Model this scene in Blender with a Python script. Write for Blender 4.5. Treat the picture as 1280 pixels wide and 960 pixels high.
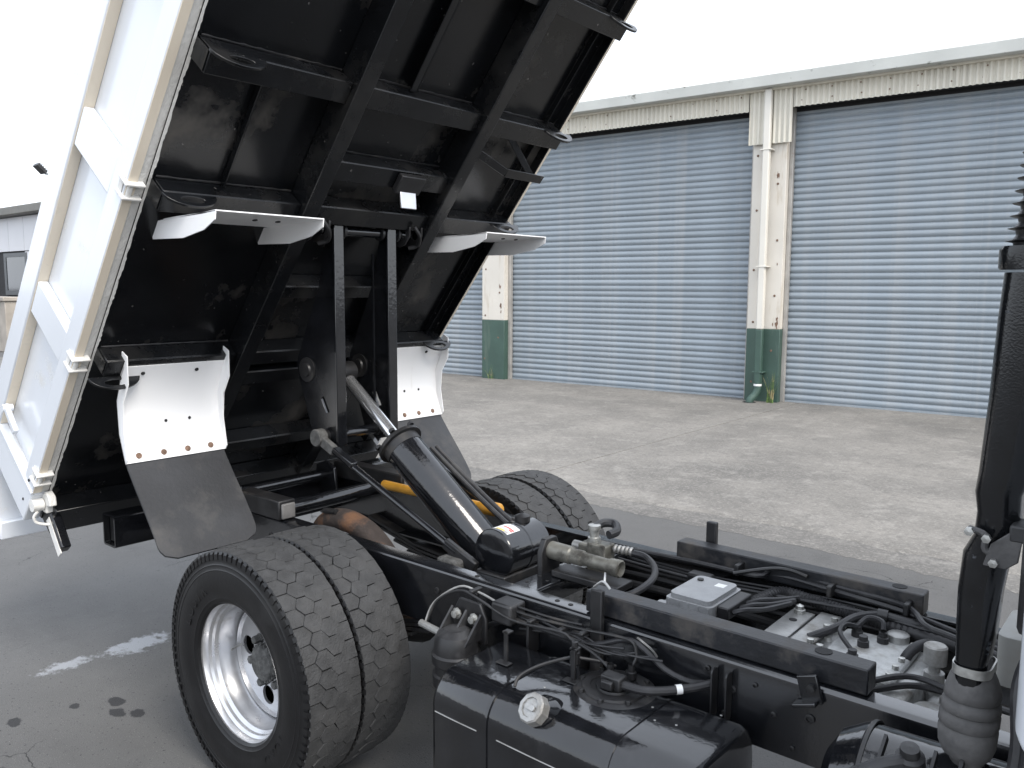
import bpy, math, random
from mathutils import Vector, Matrix, noise
from mathutils.geometry import tessellate_polygon
R = math.radians
random.seed(7)
sc = bpy.context.scene
for o in list(bpy.data.objects):
    bpy.data.objects.remove(o, do_unlink=True)
col = sc.collection

# ---------------------------------------------------------------- camera
cam_d = bpy.data.cameras.new('camera'); cam = bpy.data.objects.new('camera', cam_d); col.objects.link(cam)
sc.camera = cam
YAW, PITCH, ROLL = R(50.1), R(6.6), R(0.3)
f0 = Vector((-math.cos(YAW), math.sin(YAW), 0)); r0 = Vector((math.sin(YAW), math.cos(YAW), 0)); u0 = Vector((0, 0, 1))
fw = f0*math.cos(PITCH) - u0*math.sin(PITCH); up = u0*math.cos(PITCH) + f0*math.sin(PITCH)
rt = r0*math.cos(ROLL) + up*math.sin(ROLL); uu = up*math.cos(ROLL) - r0*math.sin(ROLL)
m = Matrix((rt, uu, -fw)).transposed().to_4x4(); m.translation = (0, 0, 1.72)
cam.matrix_world = m
cam_d.sensor_width = 36; cam_d.lens = 36*1035/1280; cam_d.clip_start = .05; cam_d.clip_end = 2000

# ---------------------------------------------------------------- sky, sun, exposure
SUN_EL, SUN_AZ = R(46), R(104)          # azimuth measured from +Y towards +X: light comes from behind the camera
w = bpy.data.worlds.new('World'); sc.world = w; w.use_nodes = True
nt = w.node_tree; bg = nt.nodes['Background']
sky = nt.nodes.new('ShaderNodeTexSky'); sky.sky_type = 'NISHITA'; sky.sun_disc = False
sky.sun_elevation = SUN_EL; sky.sun_rotation = SUN_AZ; sky.dust_density = 3.0; sky.air_density = 1.0
mixw = nt.nodes.new('ShaderNodeMix'); mixw.data_type = 'RGBA'; mixw.inputs[0].default_value = .72
mixw.inputs[7].default_value = (8.4, 8.9, 9.7, 1)     # thin bright cloud deck
nt.links.new(sky.outputs[0], mixw.inputs[6]); nt.links.new(mixw.outputs[2], bg.inputs['Color'])
bg.inputs['Strength'].default_value = .12
sd = bpy.data.lights.new('sun', 'SUN'); sd.energy = 1.4; sd.angle = R(25); sd.color = (1, .95, .87)
sun = bpy.data.objects.new('sun', sd); col.objects.link(sun)
sdir = Vector((math.sin(SUN_AZ)*math.cos(SUN_EL), math.cos(SUN_AZ)*math.cos(SUN_EL), math.sin(SUN_EL)))
sun.rotation_euler = sdir.to_track_quat('Z', 'Y').to_euler()
sc.view_settings.view_transform = 'Standard'; sc.view_settings.look = 'None'
sc.view_settings.exposure = 1.15; sc.view_settings.gamma = 1
sc.render.engine = 'CYCLES'
sc.cycles.max_bounces = 6; sc.cycles.diffuse_bounces = 3; sc.cycles.glossy_bounces = 3; sc.cycles.transmission_bounces = 2

# ---------------------------------------------------------------- materials
def mat(name, c, rough=.5, metal=0, var=.12, scale=6, bump=0, bscale=80, dust=None, dlo=.55, dhi=.7, dscale=3, drough=.8, coat=0, spec=.5, detail=3, rvar=0.0, speck=None, streak=False, tone=0.0):
    M = bpy.data.materials.new(name); M.use_nodes = True
    t = M.node_tree; b = t.nodes['Principled BSDF']; N = t.nodes.new; L = t.links.new
    tc = N('ShaderNodeTexCoord')
    n = N('ShaderNodeTexNoise'); n.inputs['Scale'].default_value = scale; n.inputs['Detail'].default_value = detail
    L(tc.outputs['Object'], n.inputs['Vector'])
    mx = N('ShaderNodeMix'); mx.data_type = 'RGBA'
    mx.inputs[6].default_value = tuple(max(0, x*(1-var)) for x in c)+(1,)
    mx.inputs[7].default_value = tuple(x*(1+var) for x in c)+(1,)
    rp = N('ShaderNodeValToRGB'); rp.color_ramp.elements[0].position = .32; rp.color_ramp.elements[1].position = .68
    L(n.outputs['Fac'], rp.inputs[0]); L(rp.outputs[0], mx.inputs[0])
    out = mx.outputs[2]
    b.inputs['Roughness'].default_value = rough; b.inputs['Metallic'].default_value = metal
    b.inputs['Specular IOR Level'].default_value = spec
    if coat: b.inputs['Coat Weight'].default_value = coat; b.inputs['Coat Roughness'].default_value = .08
    rsock = None
    if rvar:
        mr = N('ShaderNodeMapRange'); mr.inputs[3].default_value = max(.03, rough-rvar); mr.inputs[4].default_value = rough+rvar
        n3 = N('ShaderNodeTexNoise'); n3.inputs['Scale'].default_value = scale*2.3; n3.inputs['Detail'].default_value = 3
        L(tc.outputs['Object'], n3.inputs['Vector']); L(n3.outputs['Fac'], mr.inputs[0]); rsock = mr.outputs[0]
    if dust:
        n2 = N('ShaderNodeTexNoise'); n2.inputs['Scale'].default_value = dscale; n2.inputs['Detail'].default_value = 5; n2.inputs['Roughness'].default_value = .65
        if streak:
            mp = N('ShaderNodeMapping'); mp.inputs['Scale'].default_value = (1, 1, .13); L(tc.outputs['Object'], mp.inputs['Vector']); L(mp.outputs[0], n2.inputs['Vector'])
        else: L(tc.outputs['Object'], n2.inputs['Vector'])
        r2 = N('ShaderNodeValToRGB'); r2.color_ramp.elements[0].position = dlo; r2.color_ramp.elements[1].position = dhi
        L(n2.outputs['Fac'], r2.inputs[0])
        m2 = N('ShaderNodeMix'); m2.data_type = 'RGBA'; m2.inputs[7].default_value = tuple(dust)+(1,)
        L(r2.outputs[0], m2.inputs[0]); L(out, m2.inputs[6]); out = m2.outputs[2]
        m3 = N('ShaderNodeMix'); m3.inputs[3].default_value = drough; m3.inputs[2].default_value = rough
        if rsock: L(rsock, m3.inputs[2])
        L(r2.outputs[0], m3.inputs[0]); rsock = m3.outputs[0]
    if speck:
        n4 = N('ShaderNodeTexNoise'); n4.inputs['Scale'].default_value = 55; n4.inputs['Detail'].default_value = 1; L(tc.outputs['Object'], n4.inputs['Vector'])
        r4 = N('ShaderNodeValToRGB'); r4.color_ramp.elements[0].position = .775; r4.color_ramp.elements[1].position = .80; L(n4.outputs['Fac'], r4.inputs[0])
        m4 = N('ShaderNodeMix'); m4.data_type = 'RGBA'; m4.inputs[7].default_value = tuple(speck)+(1,); L(r4.outputs[0], m4.inputs[0]); L(out, m4.inputs[6]); out = m4.outputs[2]
    if tone:
        oi = N('ShaderNodeObjectInfo'); mr5 = N('ShaderNodeMapRange'); mr5.inputs[3].default_value = 1-tone; mr5.inputs[4].default_value = 1+tone; L(oi.outputs['Random'], mr5.inputs[0])
        m5 = N('ShaderNodeVectorMath'); m5.operation = 'SCALE'; L(out, m5.inputs[0]); L(mr5.outputs[0], m5.inputs['Scale']); out = m5.outputs[0]
    L(out, b.inputs['Base Color'])
    if rsock: L(rsock, b.inputs['Roughness'])
    if bump:
        nb = N('ShaderNodeTexNoise'); nb.inputs['Scale'].default_value = bscale; nb.inputs['Detail'].default_value = 2
        L(tc.outputs['Object'], nb.inputs['Vector'])
        bp = N('ShaderNodeBump'); bp.inputs['Strength'].default_value = bump; bp.inputs['Distance'].default_value = .01
        L(nb.outputs['Fac'], bp.inputs['Height']); L(bp.outputs[0], b.inputs['Normal'])
    return M

BLK = mat('black_chassis_paint', (.0065, .007, .0085), .21, var=.3, scale=9, bump=.02, bscale=120, dust=(.016, .016, .017), dlo=.56, dhi=.85, dscale=4, drough=.4, rvar=.07, spec=.8)
BLKU = mat('black_underbody_paint', (.0035, .004, .005), .24, var=.3, scale=5, bump=.02, bscale=90, dust=(.068, .062, .055), dlo=.555, dhi=.70, dscale=2.6, drough=.7, rvar=.08, speck=(.11, .105, .10))
BLKB = mat('black_member_paint', (.0045, .005, .006), .24, var=.3, scale=9, bump=.02, bscale=120, dust=(.022, .021, .020), dlo=.52, dhi=.8, dscale=4, drough=.5, rvar=.08, speck=(.11, .105, .10))
BLKG = mat('black_gloss_paint', (.007, .0075, .009), .11, var=.3, scale=12, bump=.05, bscale=70, dust=(.02, .02, .022), dlo=.6, dhi=.85, dscale=7, drough=.35, coat=.2, spec=.6)
BLKG2 = mat('black_rail_paint', (.006, .0065, .008), .20, var=.3, scale=9, bump=.03, bscale=90, dust=(.016, .016, .017), dlo=.56, dhi=.85, dscale=4, drough=.4, rvar=.06, spec=.9, coat=.4)
BLKM = mat('black_matte_steel', (.012, .012, .013), .45, var=.3, scale=20, dust=(.055, .05, .045), dlo=.55, dhi=.78, dscale=9)
PLAS = mat('black_plastic', (.012, .012, .013), .42, var=.25, scale=30, dust=(.06, .06, .062), dlo=.5, dhi=.8, dscale=8)
RUBH = mat('rubber_hose', (.016, .016, .018), .5, var=.25, scale=30, dust=(.06, .06, .06), dlo=.5, dhi=.8, dscale=11)
DUCT = mat('duct_plastic', (.006, .0065, .0075), .16, var=.25, scale=30, bump=.05, bscale=260, dust=(.06, .068, .078), dlo=.64, dhi=.68, dscale=16, drough=.7)
BOOT = mat('dusty_rubber_boot', (0.076, 0.07448, 0.07448), .75, var=.2, scale=18, dust=(0.152, 0.1474, 0.1444), dlo=.45, dhi=.75, dscale=7, bump=.1, bscale=120)
FLAP = mat('rubber_mudflap', (0.02152, 0.02275, 0.02583), .55, var=.25, scale=4, dust=(0.0738, 0.07072, 0.06765), dlo=.52, dhi=.8, dscale=5, bump=.08, bscale=70, rvar=.1)
WHT = mat('white_body_paint', (.66, .685, .72), .22, var=.02, scale=3, dust=(.60, .58, .53), dlo=.62, dhi=.85, dscale=5, drough=.5, coat=.4)
WHT2 = mat('white_guard_paint', (.80, .80, .80), .4, var=.02, scale=3, dust=(.62, .60, .56), dlo=.66, dhi=.85, dscale=8, streak=True)
CREAM = mat('rail_bounce_cream', (.74, .66, .54), .4, var=.03, scale=3, dust=(.60, .55, .46), dlo=.6, dhi=.85, dscale=12)  # warm bounce light under the rails, put into the colour
CAULK = mat('white_overspray', (.66, .65, .62), .6, var=.06, scale=25, bump=.3, bscale=60)
RIM = mat('wheel_silver', (.56, .565, .58), .3, metal=.8, var=.08, scale=12, dust=(.33, .30, .27), dlo=.62, dhi=.9, dscale=9, rvar=.08)
HUB = mat('dirty_hub', (.07, .07, .068), .8, var=.4, scale=40, bump=.5, bscale=120)
TYRE = mat('tyre_sidewall', (.006, .006, .0066), .36, var=.25, scale=14, bump=.05, bscale=100, dust=(.015, .0147, .0143), dlo=.55, dhi=.85, dscale=5, spec=.35)
TREAD = mat('tyre_tread', (.034, .0345, .0355), .75, var=.25, scale=26, bump=.35, bscale=150, dust=(.050, .0495, .049), dlo=.5, dhi=.8, dscale=7)
TGRV = mat('tyre_groove', (.022, .020, .018), .9, var=.3, scale=25)
RUST = mat('rusty_pipe', (0.04675, 0.0357, 0.0306), .8, var=.35, scale=12, bump=.3, bscale=90, dust=(0.1615, 0.08075, 0.0425), dlo=.52, dhi=.66, dscale=6)
RUSTB = mat('rusty_bolt', (.16, .10, .07), .8, var=.4, scale=60, bump=.4, bscale=150)
CHROME = mat('chromed_rod', (.80, .81, .83), .2, metal=.92, var=.03)
ALU = mat('dirty_aluminium', (0.336, 0.336, 0.328), .45, metal=.6, var=.15, scale=20, dust=(0.16, 0.144, 0.12), dlo=.5, dhi=.75, dscale=9, bump=.15, bscale=120)
ALU2 = mat('cast_aluminium', (0.4545, 0.4605, 0.4545), .6, metal=.35, var=.15, scale=25, dust=(0.2392, 0.2213, 0.1914), dlo=.5, dhi=.75, dscale=12, bump=.35, bscale=110)
ECUM = mat('grey_unit_casting', (0.2965, 0.302, 0.3075), .5, metal=.3, var=.06, scale=30, dust=(0.3295, 0.3185, 0.2965), dlo=.6, dhi=.8, dscale=10, bump=.1, bscale=160)
ZINC = mat('zinc_bolt', (.45, .45, .43), .4, metal=.8, var=.2, scale=60)
TAN = mat('greasy_pump_tube', (.155, .150, .130), .45, metal=.3, var=.25, scale=25, dust=(.045, .042, .036), dlo=.48, dhi=.66, dscale=16)
YEL = mat('yellow_prop_paint', (0.44, 0.216, 0.024), .45, var=.15, scale=14, dust=(0.16, 0.088, 0.032), dlo=.6, dhi=.8, dscale=10)
LABEL = mat('label_white', (.75, .75, .74), .4, var=.02)
LRED = mat('label_red', (.55, .05, .04), .4); LYEL = mat('label_yellow', (.75, .5, .06), .4); LGRY = mat('label_grey', (.35, .35, .36), .4)
WOOD = mat('packer_timber_black', (.012, .013, .016), .42, var=.4, scale=7, bump=.12, bscale=60, dust=(.075, .066, .056), dlo=.48, dhi=.72, dscale=7)
RESV = mat('milky_plastic', (0.336, 0.336, 0.32), .5, var=.06, scale=15, dust=(0.28, 0.264, 0.224), dlo=.55, dhi=.8, dscale=8)
GLASS = mat('dark_glass', (.015, .018, .022), .06, var=.1, spec=.8)
# building
CLAD = mat('cream_cladding', (0.6298, 0.5983, 0.5143), .55, var=.06, scale=2, dust=(0.5038, 0.4408, 0.3464), dlo=.6, dhi=.8, dscale=2.2, streak=True)
COLM = mat('cream_column', (.585, .55, .49), .6, var=.05, scale=1.5, dust=(.36, .29, .20), dlo=.56, dhi=.80, dscale=7, bump=.05, bscale=30, streak=True)
GRN = mat('green_dado_paint', (0.039, 0.07644, 0.06084), .5, var=.12, scale=3, dust=(0.1014, 0.1326, 0.1092), dlo=.62, dhi=.8, dscale=5, streak=True)
PIPE = mat('cream_downpipe', (0.612, 0.5865, 0.527), .45, var=.03, scale=2, dust=(0.425, 0.3995, 0.34), dlo=.62, dhi=.85, dscale=4, streak=True)
DOOR = mat('blue_grey_curtain', (.230, .264, .293), .45, metal=.12, var=.06, scale=1.4, dust=(.30, .315, .325), dlo=.48, dhi=.8, dscale=4, streak=True, tone=.05, speck=(.42, .42, .42))
GUT = mat('weathered_gutter', (0.4784, 0.4876, 0.46), .55, var=.08, scale=2, dust=(0.1564, 0.1564, 0.138), dlo=.63, dhi=.71, dscale=7)
GUIDE = mat('door_guide_steel', (0.36, 0.344, 0.32), .5, metal=.3, var=.15, scale=4, dust=(0.224, 0.112, 0.056), dlo=.62, dhi=.72, dscale=3)
DARK = mat('dark_recess', (.012, .012, .013), .8)
OFFW = mat('office_panel', (0.561, 0.561, 0.578), .5, var=.03, scale=.6)
OFFR = mat('office_roof', (.14, .135, .12), .6, var=.1)
FRM = mat('window_frame_dark', (.03, .035, .04), .4)
CONCW = mat('rough_concrete_wall', (0.315, 0.285, 0.2475), .85, var=.2, scale=2, bump=.3, bscale=12)
GALV = mat('galvanised_pole', (.35, .36, .36), .5, metal=.5)
GRASS = mat('weed_blade', (.10, .16, .045), .6, var=.4, scale=30, dust=(.35, .30, .16), dlo=.5, dhi=.6, dscale=6)

# ---------------------------------------------------------------- mesh helpers
ID4 = Matrix.Identity(4)
def frame_of(axis):
    a = Vector(axis).normalized(); h = Vector((0, 0, 1)) if abs(a.z) < .9 else Vector((1, 0, 0))
    e1 = a.cross(h).normalized(); e2 = a.cross(e1).normalized()
    return a, e1, e2
def smooth_path(pts, k=5):
    P = [Vector(p) for p in pts]
    if len(P) < 3: return P
    out = []
    for i in range(len(P)-1):
        p0 = P[max(i-1, 0)]; p1 = P[i]; p2 = P[i+1]; p3 = P[min(i+2, len(P)-1)]
        for j in range(k):
            t = j/k
            out.append(.5*((2*p1)+(p2-p0)*t+(2*p0-5*p1+4*p2-p3)*t*t+(3*p1-p0-3*p2+p3)*t**3))
    out.append(P[-1]); return out
class MB:
    def __init__(s, xf=None): s.v = []; s.f = []; s.xf = xf; s.mi = []; s.cur = 0
    def add(s, vs, fs):
        b = len(s.v)
        for p in vs:
            p = Vector(p); s.v.append(s.xf(p) if s.xf else p)
        for f in fs: s.f.append(tuple(i+b for i in f)); s.mi.append(s.cur)
        return s
    def box(s, x0, x1, y0, y1, z0, z1):
        return s.add([(x0,y0,z0),(x1,y0,z0),(x1,y1,z0),(x0,y1,z0),(x0,y0,z1),(x1,y0,z1),(x1,y1,z1),(x0,y1,z1)],
              [(0,3,2,1),(4,5,6,7),(0,1,5,4),(1,2,6,5),(2,3,7,6),(3,0,4,7)])
    def obox(s, c, a, b, d):
        c, a, b, d = map(Vector, (c, a, b, d)); vs = [c+i*a+j*b+k*d for k in (-1, 1) for j in (-1, 1) for i in (-1, 1)]
        return s.add(vs, [(0,2,3,1),(4,5,7,6),(0,1,5,4),(1,3,7,5),(3,2,6,7),(2,0,4,6)])
    def beam(s, p0, p1, wdt, hgt, upv=(0, 0, 1)):
        p0, p1 = Vector(p0), Vector(p1); a = (p1-p0); n = a.normalized(); sd_ = n.cross(Vector(upv)).normalized(); h = sd_.cross(n)
        return s.obox((p0+p1)/2, a/2, sd_*wdt/2, h*hgt/2)
    def sweep(s, pts, rs, n=10, caps=True, k=5, smooth=True):
        if smooth and len(pts) > 2:
            rl = rs if isinstance(rs, (list, tuple)) else None
            P = smooth_path(pts, k)
            if rl: rs = [rl[min(i//k, len(rl)-1)]*(1-(i % k)/k)+rl[min(i//k+1, len(rl)-1)]*((i % k)/k) for i in range(len(P))]
        else: P = [Vector(p) for p in pts]
        if not isinstance(rs, (list, tuple)): rs = [rs]*len(P)
        vs, fs = [], []; e1 = None
        for i, p in enumerate(P):
            t = (P[min(i+1, len(P)-1)]-P[max(i-1, 0)]).normalized()
            if e1 is None: _, e1, e2 = frame_of(t)
            else:
                e1 = (e1-t*e1.dot(t)).normalized(); e2 = t.cross(e1)
            for j in range(n):
                a = 2*math.pi*j/n; vs.append(p+(e1*math.cos(a)+e2*math.sin(a))*rs[i])
        for i in range(len(P)-1):
            for j in range(n):
                fs.append((i*n+j, i*n+(j+1) % n, (i+1)*n+(j+1) % n, (i+1)*n+j))
        if caps: fs.append(tuple(range(n-1, -1, -1))); fs.append(tuple((len(P)-1)*n+j for j in range(n)))
        return s.add(vs, fs)
    def cyl(s, p0, p1, r0, r1=None, n=20, caps=True):
        return s.sweep([p0, p1], [r0, r0 if r1 is None else r1], n, caps, smooth=False)
    def lathe(s, prof, o, axis, n=48, closed=False, cap=False):
        a, e1, e2 = frame_of(axis); o = Vector(o); vs, fs = [], []; m_ = len(prof)
        for h, r in prof:
            for j in range(n):
                t = 2*math.pi*j/n; vs.append(o+a*h+(e1*math.cos(t)+e2*math.sin(t))*r)
        for i in range(m_ if closed else m_-1):
            i2 = (i+1) % m_
            for j in range(n): fs.append((i*n+j, i*n+(j+1) % n, i2*n+(j+1) % n, i2*n+j))
        if cap: fs.append(tuple(range(n-1, -1, -1))); fs.append(tuple((m_-1)*n+j for j in range(n)))
        return s.add(vs, fs)
    def prism(s, outer, o, ex, ey, th, holes=()):
        o, ex, ey = Vector(o), Vector(ex), Vector(ey); ez = ex.cross(ey).normalized()*th
        loops = [list(outer)]+[list(h) for h in holes]; flat = [p for l in loops for p in l]
        tr = tessellate_polygon([[Vector((p[0], p[1], 0)) for p in l] for l in loops])
        n = len(flat); base = [o+ex*p[0]+ey*p[1] for p in flat]
        fs = [tuple(t) for t in tr]+[tuple(i+n for i in reversed(t)) for t in tr]; k = 0
        for l in loops:
            for i in range(len(l)):
                a, b = k+i, k+(i+1) % len(l); fs.append((a, b, b+n, a+n))
            k += len(l)
        return s.add(base+[b+ez for b in base], fs)
    def loft(s, rings, cap=True):
        n = len(rings[0]); vs = [p for r in rings for p in r]; fs = []
        for i in range(len(rings)-1):
            for j in range(n): fs.append((i*n+j, i*n+(j+1) % n, (i+1)*n+(j+1) % n, (i+1)*n+j))
        if cap: fs.append(tuple(range(n-1, -1, -1))); fs.append(tuple((len(rings)-1)*n+j for j in range(n)))
        return s.add(vs, fs)
    def build(s, name, mt, parent=None, bevel=0, ang=35, seg=2, kind=None):
        me = bpy.data.meshes.new(name); me.from_pydata([tuple(p) for p in s.v], [], s.f)
        for mm in (mt if isinstance(mt, (list, tuple)) else [mt]): me.materials.append(mm)
        if any(s.mi): me.polygons.foreach_set('material_index', s.mi)
        import bmesh
        bm = bmesh.new(); bm.from_mesh(me); bmesh.ops.recalc_face_normals(bm, faces=bm.faces); bm.to_mesh(me); bm.free()
        me.polygons.foreach_set('use_smooth', [True]*len(me.polygons)); me.set_sharp_from_angle(angle=R(ang))
        o = bpy.data.objects.new(name, me); col.objects.link(o)
        if parent is not None: attach(o, parent)
        if bevel:
            bv = o.modifiers.new('bevel', 'BEVEL'); bv.width = bevel; bv.segments = seg; bv.limit_method = 'ANGLE'; bv.angle_limit = R(50)
        if kind: o['kind'] = kind
        return o
def attach(o, parent):
    o.parent = parent
    if parent.parent is None and parent.type == 'EMPTY': o.matrix_parent_inverse = Matrix.Translation(-parent.location)
def thing(name, label, cat, loc):
    o = bpy.data.objects.new(name, None); col.objects.link(o); o.location = loc; o.empty_display_size = .2
    o['label'] = label; o['category'] = cat; return o
def circ(cx, cy, r, n=14, ry=None): return [(cx+r*math.cos(2*math.pi*i/n), cy+(ry or r)*math.sin(2*math.pi*i/n)) for i in range(n)]
def rrect(x0, x1, y0, y1, r, n=4):
    out = []
    for cx, cy, a0 in ((x1-r, y1-r, 0), (x0+r, y1-r, 90), (x0+r, y0+r, 180), (x1-r, y0+r, 270)):
        for i in range(n+1):
            a = R(a0+90*i/n); out.append((cx+r*math.cos(a), cy+r*math.sin(a)))
    return out

# ================================================================ SETTING
def ground_mat():
    M = bpy.data.materials.new('worn_asphalt'); M.use_nodes = True; t = M.node_tree; b = t.nodes['Principled BSDF']; N = t.nodes.new; L = t.links.new
    tc = N('ShaderNodeTexCoord')
    def nz(s, d=8, r=.6):
        n = N('ShaderNodeTexNoise'); n.inputs['Scale'].default_value = s; n.inputs['Detail'].default_value = d; n.inputs['Roughness'].default_value = r
        L(tc.outputs['Object'], n.inputs['Vector']); return n.outputs['Fac']
    def ramp(i, a, c):
        r = N('ShaderNodeValToRGB'); r.color_ramp.elements[0].position = a; r.color_ramp.elements[1].position = c; L(i, r.inputs[0]); return r.outputs[0]
    def mix(f, a, c):
        x = N('ShaderNodeMix'); x.data_type = 'RGBA'; L(f, x.inputs[0])
        for v, k in ((a, 6), (c, 7)):
            if isinstance(v, tuple): x.inputs[k].default_value = v+(1,)
            else: L(v, x.inputs[k])
        return x.outputs[2]
    def math_(op, a, c=None):
        x = N('ShaderNodeMath'); x.operation = op
        for i, v in enumerate((a, c)):
            if v is None: continue
            if isinstance(v, (int, float)): x.inputs[i].default_value = v
            else: L(v, x.inputs[i])
        return x.outputs[0]
    c = mix(ramp(nz(.9), .3, .7), (.066, .065, .064), (.108, .106, .103))
    c = mix(ramp(nz(7), .42, .72), c, (.088, .087, .085))
    c = mix(ramp(nz(170, 2), .64, .72), c, (.19, .18, .17))          # pale aggregate
    c = mix(ramp(nz(75, 3), .63, .69), c, (.022, .022, .024))        # pits
    # hairline cracks
    vo = N('ShaderNodeTexVoronoi'); vo.feature = 'DISTANCE_TO_EDGE'; vo.inputs['Scale'].default_value = 1.3
    wv = N('ShaderNodeTexNoise'); wv.inputs['Scale'].default_value = 3; wv.inputs['Detail'].default_value = 6; L(tc.outputs['Object'], wv.inputs['Vector'])
    vm = N('ShaderNodeVectorMath'); vm.operation = 'MULTIPLY_ADD'; vm.inputs[1].default_value = (.5, .5, .5); L(wv.outputs['Color'], vm.inputs[0]); L(tc.outputs['Object'], vm.inputs[2]); L(vm.outputs[0], vo.inputs['Vector'])
    crk = math_('MULTIPLY', math_('LESS_THAN', vo.outputs['Distance'], .0045), ramp(nz(1.7), .5, .6))
    c = mix(crk, c, (.02, .02, .02))
    # dried white spill and dark oil drips beside the rear wheel
    sp = N('ShaderNodeSeparateXYZ'); L(tc.outputs['Object'], sp.inputs[0])
    def blob(cx, cy, rx, ry, amp, scale, lo, hi, ang=0.):
        ca, sa = math.cos(ang), math.sin(ang)
        dx = math_('SUBTRACT', sp.outputs[0], cx); dy = math_('SUBTRACT', sp.outputs[1], cy)
        px = math_('ADD', math_('MULTIPLY', dx, ca/rx), math_('MULTIPLY', dy, sa/rx)); py = math_('ADD', math_('MULTIPLY', dx, -sa/ry), math_('MULTIPLY', dy, ca/ry))
        d = math_('SQRT', math_('ADD', math_('MULTIPLY', px, px), math_('MULTIPLY', py, py)))
        d = math_('ADD', d, math_('MULTIPLY', math_('SUBTRACT', nz(scale, 8, .7), .5), amp))
        x = N('ShaderNodeMapRange'); x.inputs[1].default_value = lo; x.inputs[2].default_value = hi; x.inputs[3].default_value = 1; x.inputs[4].default_value = 0; L(d, x.inputs[0]); return x.outputs[0]
    c = mix(math_('MULTIPLY', blob(-3.84, 1.80, .085, .19, 3.6, 14, .55, 1.0), .75), c, (.33, .345, .365))
    c = mix(math_('MULTIPLY', blob(-3.87, 1.47, .06, .13, 3.8, 17, .5, 1.0), .7), c, (.31, .325, .345))
    for q in ((-3.27, 1.42, .05, .03), (-3.20, 1.47, .04, .03), (-3.36, 1.46, .05, .035), (-3.50, 1.12, .04, .03), (-3.45, 1.33, .03, .02)):
        c = mix(blob(*q, 1.6, 25, .8, 1.0), c, (.02, .02, .021))
    L(c, b.inputs['Base Color']); b.inputs['Roughness'].default_value = .82
    bp = N('ShaderNodeBump'); bp.inputs['Strength'].default_value = .5; bp.inputs['Distance'].default_value = .006
    L(math_('ADD', nz(180, 4), math_('MULTIPLY', crk, -2)), bp.inputs['Height']); L(bp.outputs[0], b.inputs['Normal'])
    return M
ASPH = ground_mat()
g = MB().add([(-400, -400, 0), (400, -400, 0), (400, 400, 0), (-400, 400, 0)], [(0, 1, 2, 3)]).build('ground', ASPH); g['kind'] = 'structure'

def conc_mat(name, base, dark, pale):
    M = mat(name, base, .85, var=.14, scale=1.1, detail=6, dust=dark, dlo=.45, dhi=.70, dscale=.5, drough=.8, bump=.25, bscale=90)
    t = M.node_tree; b = t.nodes['Principled BSDF']; N = t.nodes.new; L = t.links.new
    src = b.inputs['Base Color'].links[0].from_socket; tc = N('ShaderNodeTexCoord')
    for s, lo, hi, c in ((4, .50, .68, pale), (1.3, .52, .72, dark), (14, .50, .66, dark), (75, .53, .62, dark), (38, .54, .64, pale), (110, .6, .66, pale)):
        n = N('ShaderNodeTexNoise'); n.inputs['Scale'].default_value = s; n.inputs['Detail'].default_value = 6 if s < 10 else 2; n.inputs['Roughness'].default_value = .7; L(tc.outputs['Object'], n.inputs['Vector'])
        r = N('ShaderNodeValToRGB'); r.color_ramp.elements[0].position = lo; r.color_ramp.elements[1].position = hi; L(n.outputs['Fac'], r.inputs[0])
        sc_ = N('ShaderNodeMath'); sc_.operation = 'MULTIPLY'; sc_.inputs[1].default_value = .62 if s < 10 else .40; L(r.outputs[0], sc_.inputs[0])
        x = N('ShaderNodeMix'); x.data_type = 'RGBA'; x.inputs[7].default_value = c+(1,); L(sc_.outputs[0], x.inputs[0]); L(src, x.inputs[6]); src = x.outputs[2]
    L(src, b.inputs['Base Color']); return M
CONC = conc_mat('worn_concrete', (.182, .171, .155), (.086, .082, .076), (.285, .270, .246))
EDGE = conc_mat('broken_concrete_edge', (.135, .128, .118), (.070, .067, .064), (.25, .238, .218))

# wall frame: s along the facade, t into the building
WA = R(4.2); WX = Vector((math.cos(WA), math.sin(WA), 0)); WY = Vector((-math.sin(WA), math.cos(WA), 0)); W0 = Vector((-4.5, 12.30, 0))
def wxf(p): return W0+WX*p.x+WY*p.y+Vector((0, 0, p.z))

# concrete apron: slabs with recessed joints, ragged front edge
ap = MB()
XS = [-22, -15.6, -10.1, -4.62, .9, 6.4, 12.0, 20]
def front_y(x): return 5.72+.10*noise.noise(Vector((x*.7, 3, 0)))+.05*noise.noise(Vector((x*3, 7, 0)))+.035*noise.noise(Vector((x*9, 1, 0)))
base = MB().add([(-22, 5.25, .004), (20, 5.25, .004), (20, 14.6, .004), (-22, 14.6, .004)], [(0, 1, 2, 3)])
base = MB(); xs = [-22+i*.04 for i in range(1051)]
vs = []; fs = []
for x in xs:
    e = 5.40+.06*noise.noise(Vector((x*.5, 9, 0)))+.05*noise.noise(Vector((x*2.3, 4, 0)))+.05*noise.noise(Vector((x*8, 2, 0)))+.04*noise.noise(Vector((x*19, 2, 0)))
    vs += [(x, e, .001), (x, e+.05, .005), (x, 12.7, .005)]
for i in range(len(xs)-1):
    a = i*3; fs += [(a, a+3, a+4, a+1), (a+1, a+4, a+5, a+2)]
apron = base.add(vs, fs).build('concrete_apron', EDGE); apron['kind'] = 'structure'
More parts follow.
